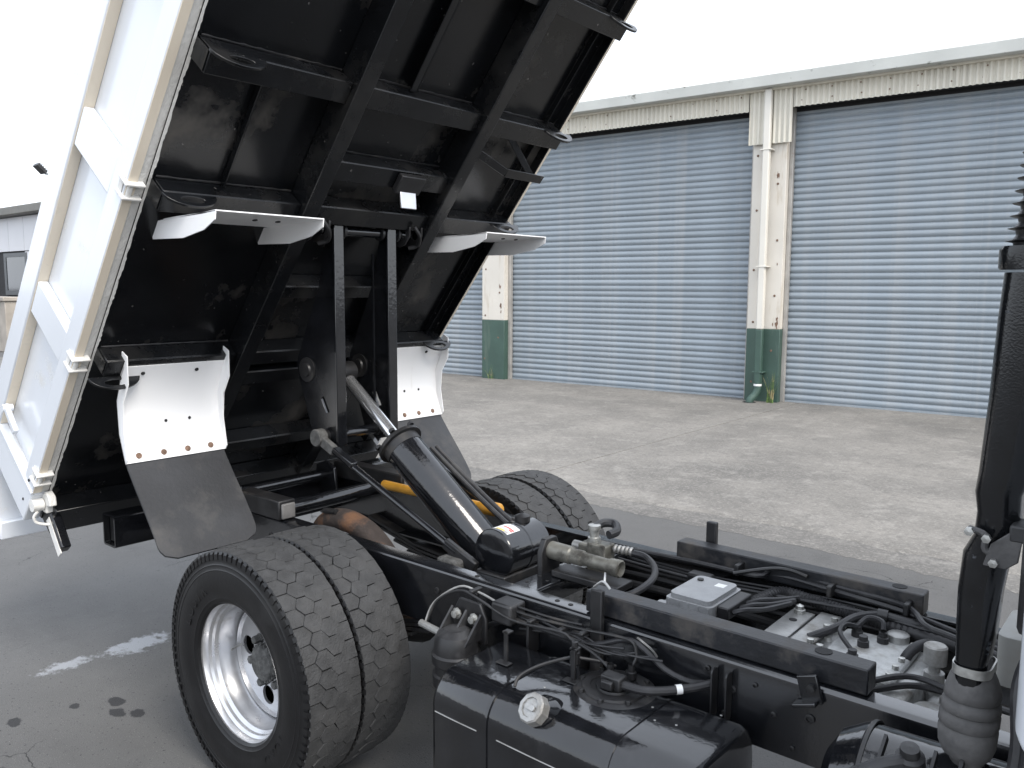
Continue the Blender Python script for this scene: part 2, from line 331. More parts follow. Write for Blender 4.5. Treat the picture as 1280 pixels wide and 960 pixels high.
for k in range(len(XS)-1):
    x0, x1 = XS[k]+.006, XS[k+1]-.006; n = int((x1-x0)/.1); top = []; fr = []
    sm = MB(); vs = []; fs = []
    for rows in (0, 1):
        pass
    ylev = [None, .03, 2.9, 5.9, 8.6]
    for i in range(n+1):
        x = x0+(x1-x0)*i/n; fy = front_y(x)
        back = 12.55+(x+4.5)*.0735
        for yy, zz in ((fy, .005), (fy+.03, .016), (fy+.12, .019), (9.0, .021), (back, .022)): vs.append((x, yy, zz))
    for i in range(n):
        for j in range(4):
            a = i*5+j; fs.append((a, a+5, a+6, a+1))
    nb = len(vs)
    for i in (0, n):
        idx = [i*5+j for j in range(5)]; b0 = len(vs); vs += [(vs[q][0], vs[q][1], .001) for q in idx]
        for j in range(4): fs.append((idx[j], idx[j+1], b0+j+1, b0+j))
    sl = sm.add(vs, fs).build('slab', CONC, apron)

# ================================================================ WAREHOUSE
wh = thing('warehouse', 'long cream warehouse with blue-grey roller doors and green-based columns behind the truck', 'warehouse', tuple(W0))
DH = 4.33; PITCHD = DH/45
cols = [(-16.35, -15.75), (-11.20, -10.65), (-6.06, -5.50), (-.93, -.38), (4.20, 4.75), (9.33, 9.95)]
def rib_profile(p0, h, amp=.014):
    pr = []
    for i in range(7):
        t = i/6; pr.append((p0-amp*math.sin(math.pi*t)**1.0*(1 if True else 0), h*t*.999))
    return pr
# a door leaf of ribs, each rib its own slat; ribs share one mesh per door
for (c0, c1) in zip(cols, cols[1:]):
    s0, s1 = c0[1], c1[0]
    back = MB(wxf).box(s0-.04, s1+.04, .10, .12, .02, DH+.2).build('roller_door', DARK, wh)
    rb = MB(wxf)
    pr = [(.046, -.001), (.036, .011), (.029, .028), (.027, .044), (.030, .061), (.038, .076), (.046, .084), (.050, .090), (.048, PITCHD+.001)]
    vs, fs = [], []
    for sx in (s0-.03, s1+.03):
        for t_, z_ in pr: vs.append((sx, t_, z_))
        for t_, z_ in pr[::-1]: vs.append((sx, t_+.004, z_))
    m_ = len(pr)*2
    for i in range(m_): fs.append((i, (i+1) % m_, m_+(i+1) % m_, m_+i))
    rb.add(vs, fs)
    first = rb.build('slat', DOOR, back)
    first.location = (0, 0, .05)
    for k in range(1, 45):
        o = first.copy(); col.objects.link(o); o.parent = back
        o.location = (random.uniform(-.002, .002), random.uniform(-.003, .003), .05+k*PITCHD)
    MB(wxf).box(s0, s1, .012, .07, .022, .05).build('bottom_rail', DOOR, back)
    for sx in (s0-.02, s1-.035):
        MB(wxf).box(sx, sx+.055, -.065, .0155, .02, DH+.06).build('door_guide', GUIDE, back, bevel=.006)
    MB(wxf).box(s0, s1, .0, .09, DH-.02, DH+.05).build('head_seal', DARK, back)
# columns: white above a green dado
for (a, b_) in cols:
    c = MB(wxf).box(a+.02, b_-.0235, -.18, .3, 1.125, 4.55).build('column', COLM, wh, bevel=.01)
    MB(wxf).box(a+.018, b_-.018, -.183, .29, .015, 1.125).build('green_base', GRN, c, bevel=.01)
    for k in range(9):
        zz = .35+k*.42+random.uniform(-.05, .05); xx = a+.1+(.32 if k % 2 else 0)+random.uniform(-.02, .02)
        MB(wxf).lathe([(0, .0), (0.004, .009), (.0, .018)], (xx, -.186, zz), (0, -1, 0), 10).build('bolt_head', RUSTB, c)
    # rust streaks lifting the paint
    MB(wxf).box(b_-.034, b_-.0195, -.1825, -.17, 3.86, 4.33).build('rust_strip', RUSTB, c)
    for k in range(5):
        yy = random.choice([1.2, 1.28, 1.4, 1.75, 2.1, 3.4]); x_ = b_-.06-random.uniform(0, .10)
        pts = circ(0, 0, random.uniform(.012, .032), 14); pts = [(p[0]*random.uniform(.3, 1.0), p[1]*random.uniform(.6, 2.6)) for p in pts]
        MB(wxf).prism(pts, (x_, -.1805, yy), (1, 0, 0), (0, 0, 1), .002).build('rust_patch', RUSTB, c)
# corrugated cladding band with legs over the columns
def corr(s0, s1, z0, z1, t0, name):
    n = int((s1-s0)/.0127); vs, fs = [], []
    for i in range(n+1):
        x = s0+(s1-s0)*i/n; y = t0-.026*max(-.55, min(.75, 1.3*math.sin(2*math.pi*x/.0762)))
        vs += [(x, y, z0), (x, y, z1)]
    for i in range(n): fs.append((2*i, 2*i+2, 2*i+3, 2*i+1))
    return MB(wxf).add(vs, fs).build(name, CLAD, wh, ang=80)
for (c0, c1) in zip(cols, cols[1:]):
    mid = (c0[1]+c1[0])/2
    corr(c0[1]+.045, mid-.01, 4.34, 4.66, -.225, 'cladding_sheet'); corr(mid+.01-.03, c1[0]-.045, 4.34, 4.66, -.232, 'cladding_sheet')
    MB(wxf).box(c0[1]+.02, c1[0]-.02, -.20, -.02, 4.36, 4.62).build('lintel', DARK, wh)
    for zz in (4.42, 4.56):
        sb = MB(wxf); x = c0[1]+.2
        while x < c1[0]-.1:
            sb.lathe([(0, .0), (.004, .006), (0, .011)], (x+random.uniform(-.03, .03), -.243, zz), (0, -1, 0), 7); x += .38
        sb.build('cladding_screws', RUSTB, wh, kind='stuff')
for (a, b_) in cols:
    corr(a-.03, b_+.045, 3.85, 4.66, -.240, 'cladding_sheet')
S0, S1 = cols[0][0]-.1, cols[-1][1]+.1
fasc = MB(wxf)
fasc.add([(S0, -.30, 4.63), (S0, -.46, 4.63), (S0, -.47, 4.785), (S0, -.44, 4.797), (S0, -.30, 4.78), (S1, -.30, 4.63), (S1, -.46, 4.63), (S1, -.47, 4.785), (S1, -.44, 4.797), (S1, -.30, 4.78)],
   [(0, 1, 6, 5), (1, 2, 7, 6), (2, 3, 8, 7), (3, 4, 9, 8), (4, 0, 5, 9), (0, 4, 3, 2, 1), (5, 6, 7, 8, 9)])
fasc.build('gutter', GUT, wh, bevel=.008)
MB(wxf).box(S0, S1, -.30, -.21, 4.605, 4.74).build('soffit_trim', CLAD, wh, bevel=.005)
MB(wxf).add([(S0-.1, -.36, 4.80), (S1+.1, -.36, 4.80), (S1+.1, 9, 5.2), (S0-.1, 9, 5.2), (S0-.1, -.36, 4.818), (S1+.1, -.36, 4.818), (S1+.1, 9, 5.22), (S0-.1, 9, 5.22)],
   [(0, 3, 2, 1), (4, 5, 6, 7), (0, 1, 5, 4), (1, 2, 6, 5), (2, 3, 7, 6), (3, 0, 4, 7)]).build('roof', GUT, wh)
MB(wxf).box(S0+.1, S0+.22, .3, 9, 0, 4.8).build('wall', CLAD, wh); MB(wxf).box(S1-.22, S1-.1, .3, 9, 0, 4.8).build('wall', CLAD, wh)
MB(wxf).box(S0+.1, S1-.1, 9.0, 9.12, 0, 5.0).build('wall', CLAD, wh)
# downpipe on the column between the two large doors
px_ = -.665
dp = MB(wxf).box(px_-.052, px_+.052, -.345, -.255, 1.125, 4.62).build('downpipe', PIPE, wh, bevel=.018, seg=3)
MB(wxf).box(px_-.053, px_+.053, -.346, -.254, .30, 1.125).build('green_section', GRN, dp, bevel=.018, seg=3)
for zz in (.47, 2.05, 3.75): MB(wxf).box(px_-.085, px_+.085, -.352, -.185, zz, zz+.018).build('pipe_strap', PIPE if zz > 1 else GRN, dp, bevel=.003)
MB(wxf).sweep([(px_, -.30, .34), (px_, -.30, .22), (px_-.03, -.33, .13), (px_-.08, -.38, .06), (px_-.09, -.39, .0)], .055, 14).build('shoe', GRN, dp)
MB(wxf).lathe([(0, .056), (0, .060), (.03, .060), (.03, .056)], (px_, -.30, .27), (0, 0, 1), 16).build('joint_collar', LABEL, dp)
MB(wxf).cyl((px_-.09, -.39, .019), (px_-.09, -.39, .0235), .10, n=18).build('drain_hole', DARK, dp)
# weeds
def weed(name, s_, t_, n, h, label):
    mb = MB(wxf)
    for k in range(n):
        a = random.uniform(0, 6.28); L_ = h*random.uniform(.35, 1); bx = s_+random.uniform(-.05, .05); by = t_+random.uniform(-.03, .02)
        lean = random.uniform(.1, .55); pts = []
        for q in range(5):
            f = q/4; pts.append(Vector((bx+math.cos(a)*lean*L_*f*f, by-abs(math.sin(a))*lean*L_*f*f*.6, .02+L_*f*(1-.35*lean*f))))
        w_ = .006; sx = Vector((-math.sin(a), math.cos(a), 0))*w_; vs = []
        for q, p in enumerate(pts): vs += [p-sx*(1-q/4.3), p+sx*(1-q/4.3)]
        mb.add(vs, [(2*q, 2*q+1, 2*q+3, 2*q+2) for q in range(4)])
    o = mb.build(name, GRASS); o['label'] = label; o['category'] = 'weed'; return o
weed('weed_tuft', -.47, -.27, 26, .62, 'tall straggly weed growing beside the green downpipe base')
weed('weed_tuft', -5.80, -.22, 9, .35, 'small weed at the foot of the column between the left doors')

# ================================================================ FAR LEFT: office, wall, floodlight
of = thing('office_building', 'white panel office with dark window seen at far left past the tray', 'building', (-43, 11, 0))
OY = 11.0
MB().box(-60, -26, OY, OY+9, 0, 4.0).build('wall', DARK, of)
x = -60
while x < -26.1:
    x1 = min(x+1.35, -26)
    for z0, z1 in ((0, 1.35), (1.36, 2.86), (2.87, 4.02)):
        if not (-32.5 < x+.6 < -29.8 and z0 == 1.36): MB().box(x+.01, x1-.01, OY-.05, OY, z0+.01, z1-.01).build('panel', OFFW, of)
    x += 1.35
for xa, xb in ((-32.2, -30.1),):
    wnd = MB().prism([(xa+.02, 1.40), (xb-.02, 1.40), (xb-.02, 2.82), (xa+.02, 2.82)], (0, OY-.06, 0), (1, 0, 0), (0, 0, 1), -.05, [[(xa+.22, 1.55), (xb-.22, 1.55), (xb-.22, 2.68), (xa+.22, 2.68)]]).build('window', FRM, of)
    MB().box(xa+.2, xb-.2, OY-.045, OY-.035, 1.5, 2.75).build('pane', GLASS, wnd)
    MB().box(xa+.5, xa+1.1, OY-.032, OY-.02, 1.56, 2.66).build('blind', CLAD, wnd)
MB().box(-60.3, -25.8, OY-.4, OY+9.3, 4.03, 4.30).build('roof', OFFR, of, bevel=.03)
MB().box(-60, -26, OY-.06, OY-.03, 4.0, 4.03).build('trim', FRM, of)
cw = MB().box(-36, -23.65, 8.0, 8.35, 0, 1.32).box(-36.05, -23.6, 7.95, 8.40, 1.32, 1.43).build('concrete_wall', CONCW, bevel=.02)
cw['label'] = 'low weathered concrete wall in front of the far left office'; cw['category'] = 'wall'
fl = thing('floodlight_pole', 'floodlight on a pole above the office roof at upper left', 'floodlight', (-20, 8.02, 0))
pl = MB().cyl((-20, 8.02, 0), (-20, 8.02, 4.20), .075, .06, 14).build('pole', GALV, fl)
MB().box(-20.07, -19.93, 7.94, 8.10, 3.88, 4.30).build('junction_box', GALV, fl, bevel=.01)
ar = MB().sweep([(-20, 7.98, 3.95), (-20, 7.90, 4.10), (-20, 7.83, 4.18), (-20, 7.74, 4.19)], .024, 8).build('arm', GALV, fl)
hd = MB().obox((-20, 7.645, 4.285), (0, .085, -.085), (.13, 0, 0), (0, .028, .03)).build('lamp_head', PLAS, fl, bevel=.01)
for k in range(5):
    c_ = Vector((-20, 7.645, 4.285))+Vector((0, .085, -.085))*(-.8+.4*k)+Vector((0, .028, .03))*1.3
    MB().obox(c_, (0, .008, -.008), (.12, 0, 0), (0, .014, .015)).build('cooling_fin', GALV, hd)

# ================================================================ TRUCK
tk = thing('tipper_truck', 'light tipper truck with black chassis and its tray raised, seen from behind the cab', 'truck', (-1.6, 2.27, 0))
YN, YF, YC = 1.92, 2.62, 2.27          # outer faces of the two chassis rails, centre line
RZ = .775
# ---- chassis rails (C sections with bolt holes)
def rail(y_out, sgn, name='chassis_rail'):
    h0, h1 = RZ-.205, RZ
    prof = [(0, h0), (0, h1-.016), (.0012, h1-.0099), (.0047, h1-.0047), (.0099, h1-.0012), (.016, h1), (.062, h1), (.062, h1-.007), (.007, h1-.012), (.007, h0+.007), (.062, h0+.007), (.062, h0)]
    mb = MB(); rings = []
    for xx in (-3.42, -3.0, -2.0, -1.0, 0, 1.6): rings.append([(xx, y_out+sgn*p[0], p[1]) for p in prof])
    mb.loft(rings); return mb.build(name, BLKG2, tk, ang=20)
nr = rail(YN, 1); fr = rail(YF, -1)
hb = MB()
random.seed(3)
for xx, zz, rr in [(-1.93, .70, .011), (-.93, .735, .007), (-.86, .70, .010), (-.80, .73, .006), (-.75, .67, .007), (-.66, .69, .012), (-.60, .64, .007), (-.52, .66, .007), (-.46, .62, .010), (-.70, .60, .006), (-.88, .63, .007), (-2.9, .70, .01), (-3.1, .66, .01), (-1.75, .73, .006)]:
    b_ = MB().lathe([(0, rr), (.004, rr), (.005, rr*.6), (.0015, rr*.55), (.0015, 0.0001)], (xx, YN-.001, zz), (0, -1, 0), 12).build('rivet', BLKM, nr)
for xx in (-2.55, -2.1, -1.78, -1.45, -1.40):
    MB().cyl((xx, YN+.035, RZ+.0005), (xx, YN+.035, RZ+.0015), .008, n=12).build('bolt_hole', DARK, nr)
# ---- crossmembers
cm = MB().box(-1.655, -1.560, YN+.008, YF-.008, .764, .771).box(-1.655, -1.648, YN+.008, YF-.008, .68, .764).box(-1.567, -1.560, YN+.008, YF-.008, .70, .764).build('cross_member', BLKG, tk, bevel=.004)
for yy, xx in ((2.03, -1.63), (2.08, -1.585), (2.10, -1.63)): MB().cyl((xx, yy, .7712), (xx, yy, .772), .006, n=10).build('bolt_hole', DARK, cm)
MB().box(-1.28, -1.22, YN+.008, YF-.008, .63, .72).build('cross_member', BLKM, tk, bevel=.006)
MB().box(-2.06, -1.96, YN+.008, YF-.008, .60, .68).build('cross_member', BLK, tk, bevel=.006)
MB().cyl((-2.97, YN+.03, .775), (-2.97, YF-.03, .775), .034, n=18).build('cross_tube', BLKG, tk)
MB().cyl((-3.29, YN-.06, .80), (-3.29, YF+.06, .80), .018, n=14).build('hinge_shaft', BLKG, tk)
MB().box(-3.42, -3.34, YN+.008, YF-.008, .60, .765).build('cross_member', BLK, tk, bevel=.006)
pc = MB().box(-.915, -.845, 2.12, 2.46, .728, .738).box(-.915, -.907, 2.12, 2.46, .64, .728).box(-.853, -.845, 2.12, 2.46, .66, .728).build('mount_plate', ALU, tk, bevel=.003)
for yy in (2.22, 2.37): MB().cyl((-.88, yy, .7385), (-.88, yy, .7395), .012, n=12).build('bolt_hole', DARK, pc)
MB().lathe([(0, .018), (.012, .018), (.014, .013), (.024, .013), (.027, .006), (.03, .0005)], (-.885, 2.435, .738), (0, 0, 1), 8).build('bolt', ZINC, pc)
# hinge blocks on the rail tops at the rear
for (y0, y1, x0, x1) in ((1.905, 1.985, -3.12, -2.82), (2.555, 2.635, -3.30, -2.80)):
    hbk = MB().box(x0, x1, y0, y1, RZ+.002, RZ+.082).build('hinge_block', BLKM, tk, bevel=.006)
    MB().box(x1+.001, x1+.014, y0+.008, y1-.008, RZ+.006, RZ+.07).build('end_plate', BOOT, hbk, bevel=.006)
for yy in (1.99, 2.51):
    MB().prism([(-3.38, .70), (-3.20, .70), (-3.22, .84), (-3.29, .87), (-3.36, .84)], (0, yy, 0), (1, 0, 0), (0, 0, 1), .015).build('hinge_plate', BLK, tk, bevel=.003)
# rear underrun bar
ub = MB()
o_, i_ = rrect(-.055, .055, -.07, .07, .012), rrect(-.047, .047, -.062, .062, .008)
ub.prism(o_, (-3.52, 1.535, .685), (1, 0, 0), (0, 0, 1), -1.58, [i_])
ubo = ub.build('underrun_bar', BLKG, tk); MB().box(-3.56, -3.48, 1.56, 1.565, .63, .745).build('end_plate', BLKM, ubo)
for yy in (1.98, 2.5): MB().box(-3.465, -3.40, yy, yy+.05, .62, .76).build('bar_bracket', BLKM, ubo, bevel=.004)

# ---- timber packers on the rails
def packer(y0, y1, x0, x1, holes):
    o = MB().box(x0, x1, y0, y1, RZ+.003, RZ+.067).build('rail_packer', WOOD, tk, bevel=.004)
    for hx in holes: MB().cyl((hx, (y0+y1)/2+.005, RZ+.0672), (hx, (y0+y1)/2+.005, RZ+.0685), .021, n=18).build('bolt_hole', DARK, o)
    return o
packer(YN+.020, YN+.084, -1.335, -.538, (-.655,)); packer(YF-.082, YF-.018, -1.365, -.565, (-.64,))
# packer straps
MB().box(-1.292, -1.252, YN-.022, YN-.004, .56, .868).build('strap_post', BLKM, tk, bevel=.004)
MB().sweep([(-1.30, 1.93, .862), (-1.27, 1.93, .885), (-1.245, 1.93, .868)], .004, 6).build('strap_hook', ALU, tk)
MB().box(-1.30, -1.262, YF+.008, YF+.03, .60, .905).build('strap_post', BLKM, tk, bevel=.004)
ck_ = MB().obox((-.66, YN-.010, .768), (.024, 0, .008), (0, .006, 0), (-.010, 0, .034)).obox((-.665, YN-.022, .735), (.028, 0, .010), (0, .016, 0), (-.002, 0, .005)).build('packer_cleat', BLK, tk, bevel=.003)
MB().lathe([(0, .011), (.01, .011), (.011, .0005)], (-.655, YN-.016, .775), (0, -1, 0), 6).build('bolt', BLKM, ck_)
for xx in (-1.52, -1.33):
    MB().box(xx-.03, xx+.03, YN-.055, YN-.003, .715, .722).box(xx+.02, xx+.03, YN-.055, YN-.003, .62, .715).build('pipe_bracket', BLKM, tk, bevel=.003)
for xx in (-.905, -.865):
    MB().prism(rrect(-.017, .017, -.08, .05, .012), (xx, YN-.02, .70), (0, 1, 0), (0, 0, 1), .004).build('tank_hanger', BLKM, tk)

# ---- wheels
XW, ZW, RT = -2.42, .422, .424
def wheel(y_face, sgn, detailed, name='wheel'):
    """y_face: outer sidewall plane, sgn +1 when the tyre extends towards +Y"""
    yc = y_face+sgn*.110; ax = (0, -sgn, 0); o = (XW, yc, ZW)      # axis points outwards
    rim_prof = [(x+.006, y) for x, y in [(.082, .238), (.088, .246), (.087, .251), (.081, .250), (.074, .240), (.062, .235), (.054, .234), (.046, .226), (.036, .224), (.026, .215), (.008, .212), (-.004, .206), (-.030, .203), (-.056, .199), (-.070, .197)]]
    back_prof = [(-.074, .203), (-.085, .232), (-.088, .243), (-.086, .236)]
    mb = MB().lathe(rim_prof+back_prof, o, ax, 64)
    # disc with hand holes
    holes = [circ(.134*math.cos(a), .134*math.sin(a), .034, 20) for a in [R(-8+90*k) for k in range(4)]]
    if detailed:
        e = Vector((1, 0, 0)); z = Vector((0, 0, 1))
        mb.prism(circ(0, 0, .197, 56), Vector(o)+Vector(ax)*-.050, e, z, .010*(1), holes+[circ(0, 0, .062, 28)])
        mb.lathe([(-.048, .199), (-.030, .197), (-.026, .190), (-.042, .184)], o, ax, 56)
    else: mb.lathe([(-.06, .2), (-.06, .06)], o, ax, 40)
    wh_ = mb.build(name, RIM, tk, ang=28)
    prof = [(.082, .236), (.090, .244), (.0935, .255), (.095, .257), (.0945, .262), (.1005, .285), (.1035, .312), (.1035, .330), (.1015, .347), (.1025, .350), (.1005, .354), (.0995, .364), (.1005, .3665), (.0985, .370), (.096, .381), (.093, .392), (.087, .401), (.06, .403), (0, .404)]
    prof = prof[:14]+[(.0975, .379), (.0970, .390), (.0935, .399), (.06, .403), (0, .404)]
    prof = [(a*1.068, .236+(r-.236)*1.053) for a, r in prof]; prof = prof+[(-a, r) for a, r in prof[::-1][1:]]
    ty = MB().lathe(prof, o, ax, 96).build('tyre', TYRE, wh_, ang=25)
    # tread: honeycomb blocks plus shoulder lugs
    tr = MB(); lug = MB(); A = Vector(ax); N = 44; p = 2*math.pi*RT/N; cs = .051
    def pt(s_, y_, r_):
        a = s_/RT; return Vector(o)+A*y_+Vector((math.cos(a), 0, math.sin(a)))*r_
    off = random.uniform(0, p)
    def block(poly, top, bot):
        n = len(poly); cx = sum(q[0] for q in poly)/n; cy = sum(q[1] for q in poly)/n
        T = [(cx+(q[0]-cx)*.975, cy+(q[1]-cy)*.975) for q in poly]
        tr.add([pt(q[0], q[1], top) for q in T]+[pt(q[0], q[1], bot) for q in poly], [tuple(range(n))]+[(i, (i+1) % n, n+(i+1) % n, n+i) for i in range(n)])
    gp = .0013
    for ci, y0 in enumerate((-1.5*cs, -.5*cs, .5*cs, 1.5*cs)):
        for k in range(N):
            gp = random.uniform(.0002, .0012); s0 = off+k*p+(p/2 if ci % 2 else 0); a_, b_ = .0155, .0355
            q = [(p/2-gp, -a_), (p/2-gp, a_), (.003, b_-gp), (-.003, b_-gp), (-p/2+gp, a_), (-p/2+gp, -a_), (-.003, -b_+gp), (.003, -b_+gp)]
            if ci == 0: q = [(x_, max(y_, -.0235)) for x_, y_ in q][:6]+[(-p/2+gp, -.0235), (p/2-gp, -.0235)]
            if ci == 3: q = [(p/2-gp, -a_), (p/2-gp, .0235), (-p/2+gp, .0235), (-p/2+gp, -a_), (-.003, -b_+gp), (.003, -b_+gp)]
            if ci == 0: q = [(p/2-gp, -.0235), (p/2-gp, a_), (.003, b_-gp), (-.003, b_-gp), (-p/2+gp, a_), (-p/2+gp, -.0235)]
            q = [(x_+s0+random.uniform(-.0018, .0018), y_+y0+(random.uniform(-.0018, .0018) if abs(y_) < .0234 or ci in (1, 2) else 0)) for x_, y_ in q]
            edge = max(0, abs(y0)-.04)
            block(q, RT-edge*.12+random.uniform(-.0008, .0004), .4140)
    for sd_ in (-1, 1):
        for k in range(N*2):
            s0 = off+k*p/2; ww = p*.15
            lug.add([pt(s0-ww, sd_*.0985, .4195), pt(s0+ww, sd_*.0985, .4195), pt(s0+ww, sd_*.1055, .4090), pt(s0-ww, sd_*.1055, .4090), pt(s0-ww*1.2, sd_*.1068, .3900), pt(s0+ww*1.2, sd_*.1068, .3900), pt(s0-ww, sd_*.094, .408), pt(s0+ww, sd_*.094, .408)],
                   [(0, 1, 2, 3), (3, 2, 5, 4), (0, 6, 7, 1), (0, 3, 4, 6), (1, 7, 5, 2)])
    tr.build('tread', TREAD, wh_, ang=20, kind='stuff'); lug.build('shoulder_lugs', TYRE, wh_, ang=20, kind='stuff')
    if detailed:
        MB().lathe([(-.055, .066), (-.012, .064), (.000, .058), (.006, .046), (.006, .0005)], o, ax, 28).build('hub', HUB, wh_)
        for k in range(6):
            a = R(60*k+10); c_ = Vector(o)+Vector((math.cos(a)*.086, 0, math.sin(a)*.086))+A*-.044
            MB().lathe([(0, .018), (.012, .018), (.013, .015), (.034, .014), (.036, .008), (.038, .0005)], c_, ax, 6).build('wheel_nut', HUB, wh_)
        nz_ = 22
        for k in range(nz_):
            a = 2*math.pi*k/nz_; c_ = Vector(o)+Vector((math.cos(a)*.063, 0, math.sin(a)*.064))+A*-.020
            MB().lathe([(0, .007), (.012, .006), (.013, .0005)], c_, ax, 6).build('hub_bolt', HUB, wh_)
        a = R(178); c_ = Vector(o)+Vector((math.cos(a)*.185, 0, math.sin(a)*.185))+A*-.045
        d_ = Vector((-math.cos(a)*.6, 0, -math.sin(a)*.6))+A*.15
        MB().cyl(c_, c_+d_*.03+A*.05, .004, .0035, 8).build('valve_stem', ZINC, wh_)
    return wh_, Vector(o), A
def sidewall_text(txt, a0, step, size, wh_, o, A, flip=1):
    cu = bpy.data.curves.new('txt', 'FONT'); cu.body = txt; cu.size = size; cu.extrude = .0009; cu.space_character = 1.25; cu.align_x = 'CENTER'
    to = bpy.data.objects.new('txt', cu); col.objects.link(to); bpy.context.view_layer.update()
    me = to.to_mesh(); vs = [v.co.copy() for v in me.vertices]; fs = [tuple(p.vertices) for p in me.polygons]; to.to_mesh_clear(); bpy.data.objects.remove(to)
    mb = MB(); out = []
    for v in vs:
        rr = .285+v.y if True else 0; a = a0-v.x/.30
        out.append(o+Vector((math.cos(a), 0, math.sin(a)))*rr+A*(.1090+v.z+min(0, (.318-rr))*.02))
    mb.add(out, fs); mb.build('sidewall_lettering', TYRE, wh_)
random.seed(11)
w1, wo, wA = wheel(1.434, 1, True)
sidewall_text('LUSTR', R(140), 0, .062, w1, wo, wA); sidewall_text('YOKO', R(-38), 0, .050, w1, wo, wA)
wheel(1.650, 1, False); wheel(3.125, -1, True); wheel(2.899, -1, False)
# axle, springs, exhaust
MB().sweep([(XW, 1.62, ZW), (XW, 1.95, ZW), (XW, 2.12, ZW), (XW, 2.27, ZW), (XW, 2.42, ZW), (XW, 2.6, ZW), (XW, 2.95, ZW)], [.055, .06, .10, .16, .10, .06, .055], 20).build('rear_axle', BLKM, tk)
for yc in (1.955, 2.585):
    ls = MB()
    for k in range(5):
        L_ = .62-.09*k; z0 = .47+.012*k*1.0
        pts = [(XW+L_*t, yc, .52-.016*k+.10*(t*L_/.62)**2) for t in (-1, -.5, 0, .5, 1)]
        for p_, q_ in zip(pts, pts[1:]): ls.beam(p_, q_, .06, .012)
    ls.build('leaf_spring', BLKM, tk)
ex = MB().sweep([(-2.95, 2.16, .50), (-2.90, 2.15, .62), (-2.80, 2.14, .73), (-2.64, 2.13, .758), (-2.48, 2.12, .715), (-2.36, 2.12, .60), (-2.30, 2.12, .45)], .047, 18).build('exhaust_pipe', RUST, tk)
MB().sweep([(-2.78, 2.10, .788), (-2.70, 2.10, .798)], .012, 10).build('exhaust_hanger', BLKM, ex)
ps = MB().sweep([(-2.25, YC, .46), (-1.6, YC, .50), (-.8, YC, .55)], .038, 16).build('drive_shaft', BLKM, tk)
# yellow body prop lying on the far rail
yp = MB().sweep([(-2.86, 2.50, .815), (-2.26, 2.545, .80)], .021, 14).build('body_prop', YEL, tk)
MB().sweep([(-2.30, 2.542, .802), (-2.27, 2.545, .802), (-2.20, 2.55, .80), (-2.185, 2.551, .80)], [.024, .030, .030, .012], 14).build('prop_tip', YEL, yp)

# ---- hoist
B_ = Vector((-2.862, YC+.005, 1.352)); BT = Vector((-1.96, YC+.005, .685)); ud = (BT-B_).normalized()
colr = B_+ud*.455
hc = MB().lathe([(0, .070), (.008, .079), ((BT-colr).length-.03, .079), ((BT-colr).length, .06)], colr, ud, 40, cap=True).build('hoist_cylinder', BLKG, tk)
MB().lathe([(-.035, .034), (-.034, .062), (-.018, .066), (-.012, .097), (.004, .099), (.006, .083), (.04, .0805)], colr, ud, 40).build('gland_collar', BLKM, hc)
for k in range(6):
    _, e1, e2 = frame_of(ud); a = R(60*k+15); c_ = colr+(e1*math.cos(a)+e2*math.sin(a))*.092-ud*.017
    MB().lathe([(0, .013), (.013, .013), (.014, .0005)], c_, -ud, 6).build('collar_bolt', BLKM, hc)
MB().cyl(B_+ud*.05, colr, .027, n=24).build('piston_rod', CHROME, hc)
MB().lathe([(-.05, .042), (-.046, .048), (.046, .048), (.05, .042)], B_, (0, 1, 0), 20, cap=True).build('rod_eye', BLKM, hc)
MB().cyl((-1.95, YN+.01, .68), (-1.95, YF-.01, .68), .03, n=18).build('pivot_shaft', BLKM, hc)
for dy in (.0, .03): MB().sweep([(-2.43, 2.385+dy, 1.06), (-2.30, 2.40+dy, .965), (-2.14, 2.40+dy, .87), (-1.99, 2.40+dy, .79), (-1.86, 2.40+dy, .74)], .011, 10).build('hydraulic_hose', RUBH, hc)
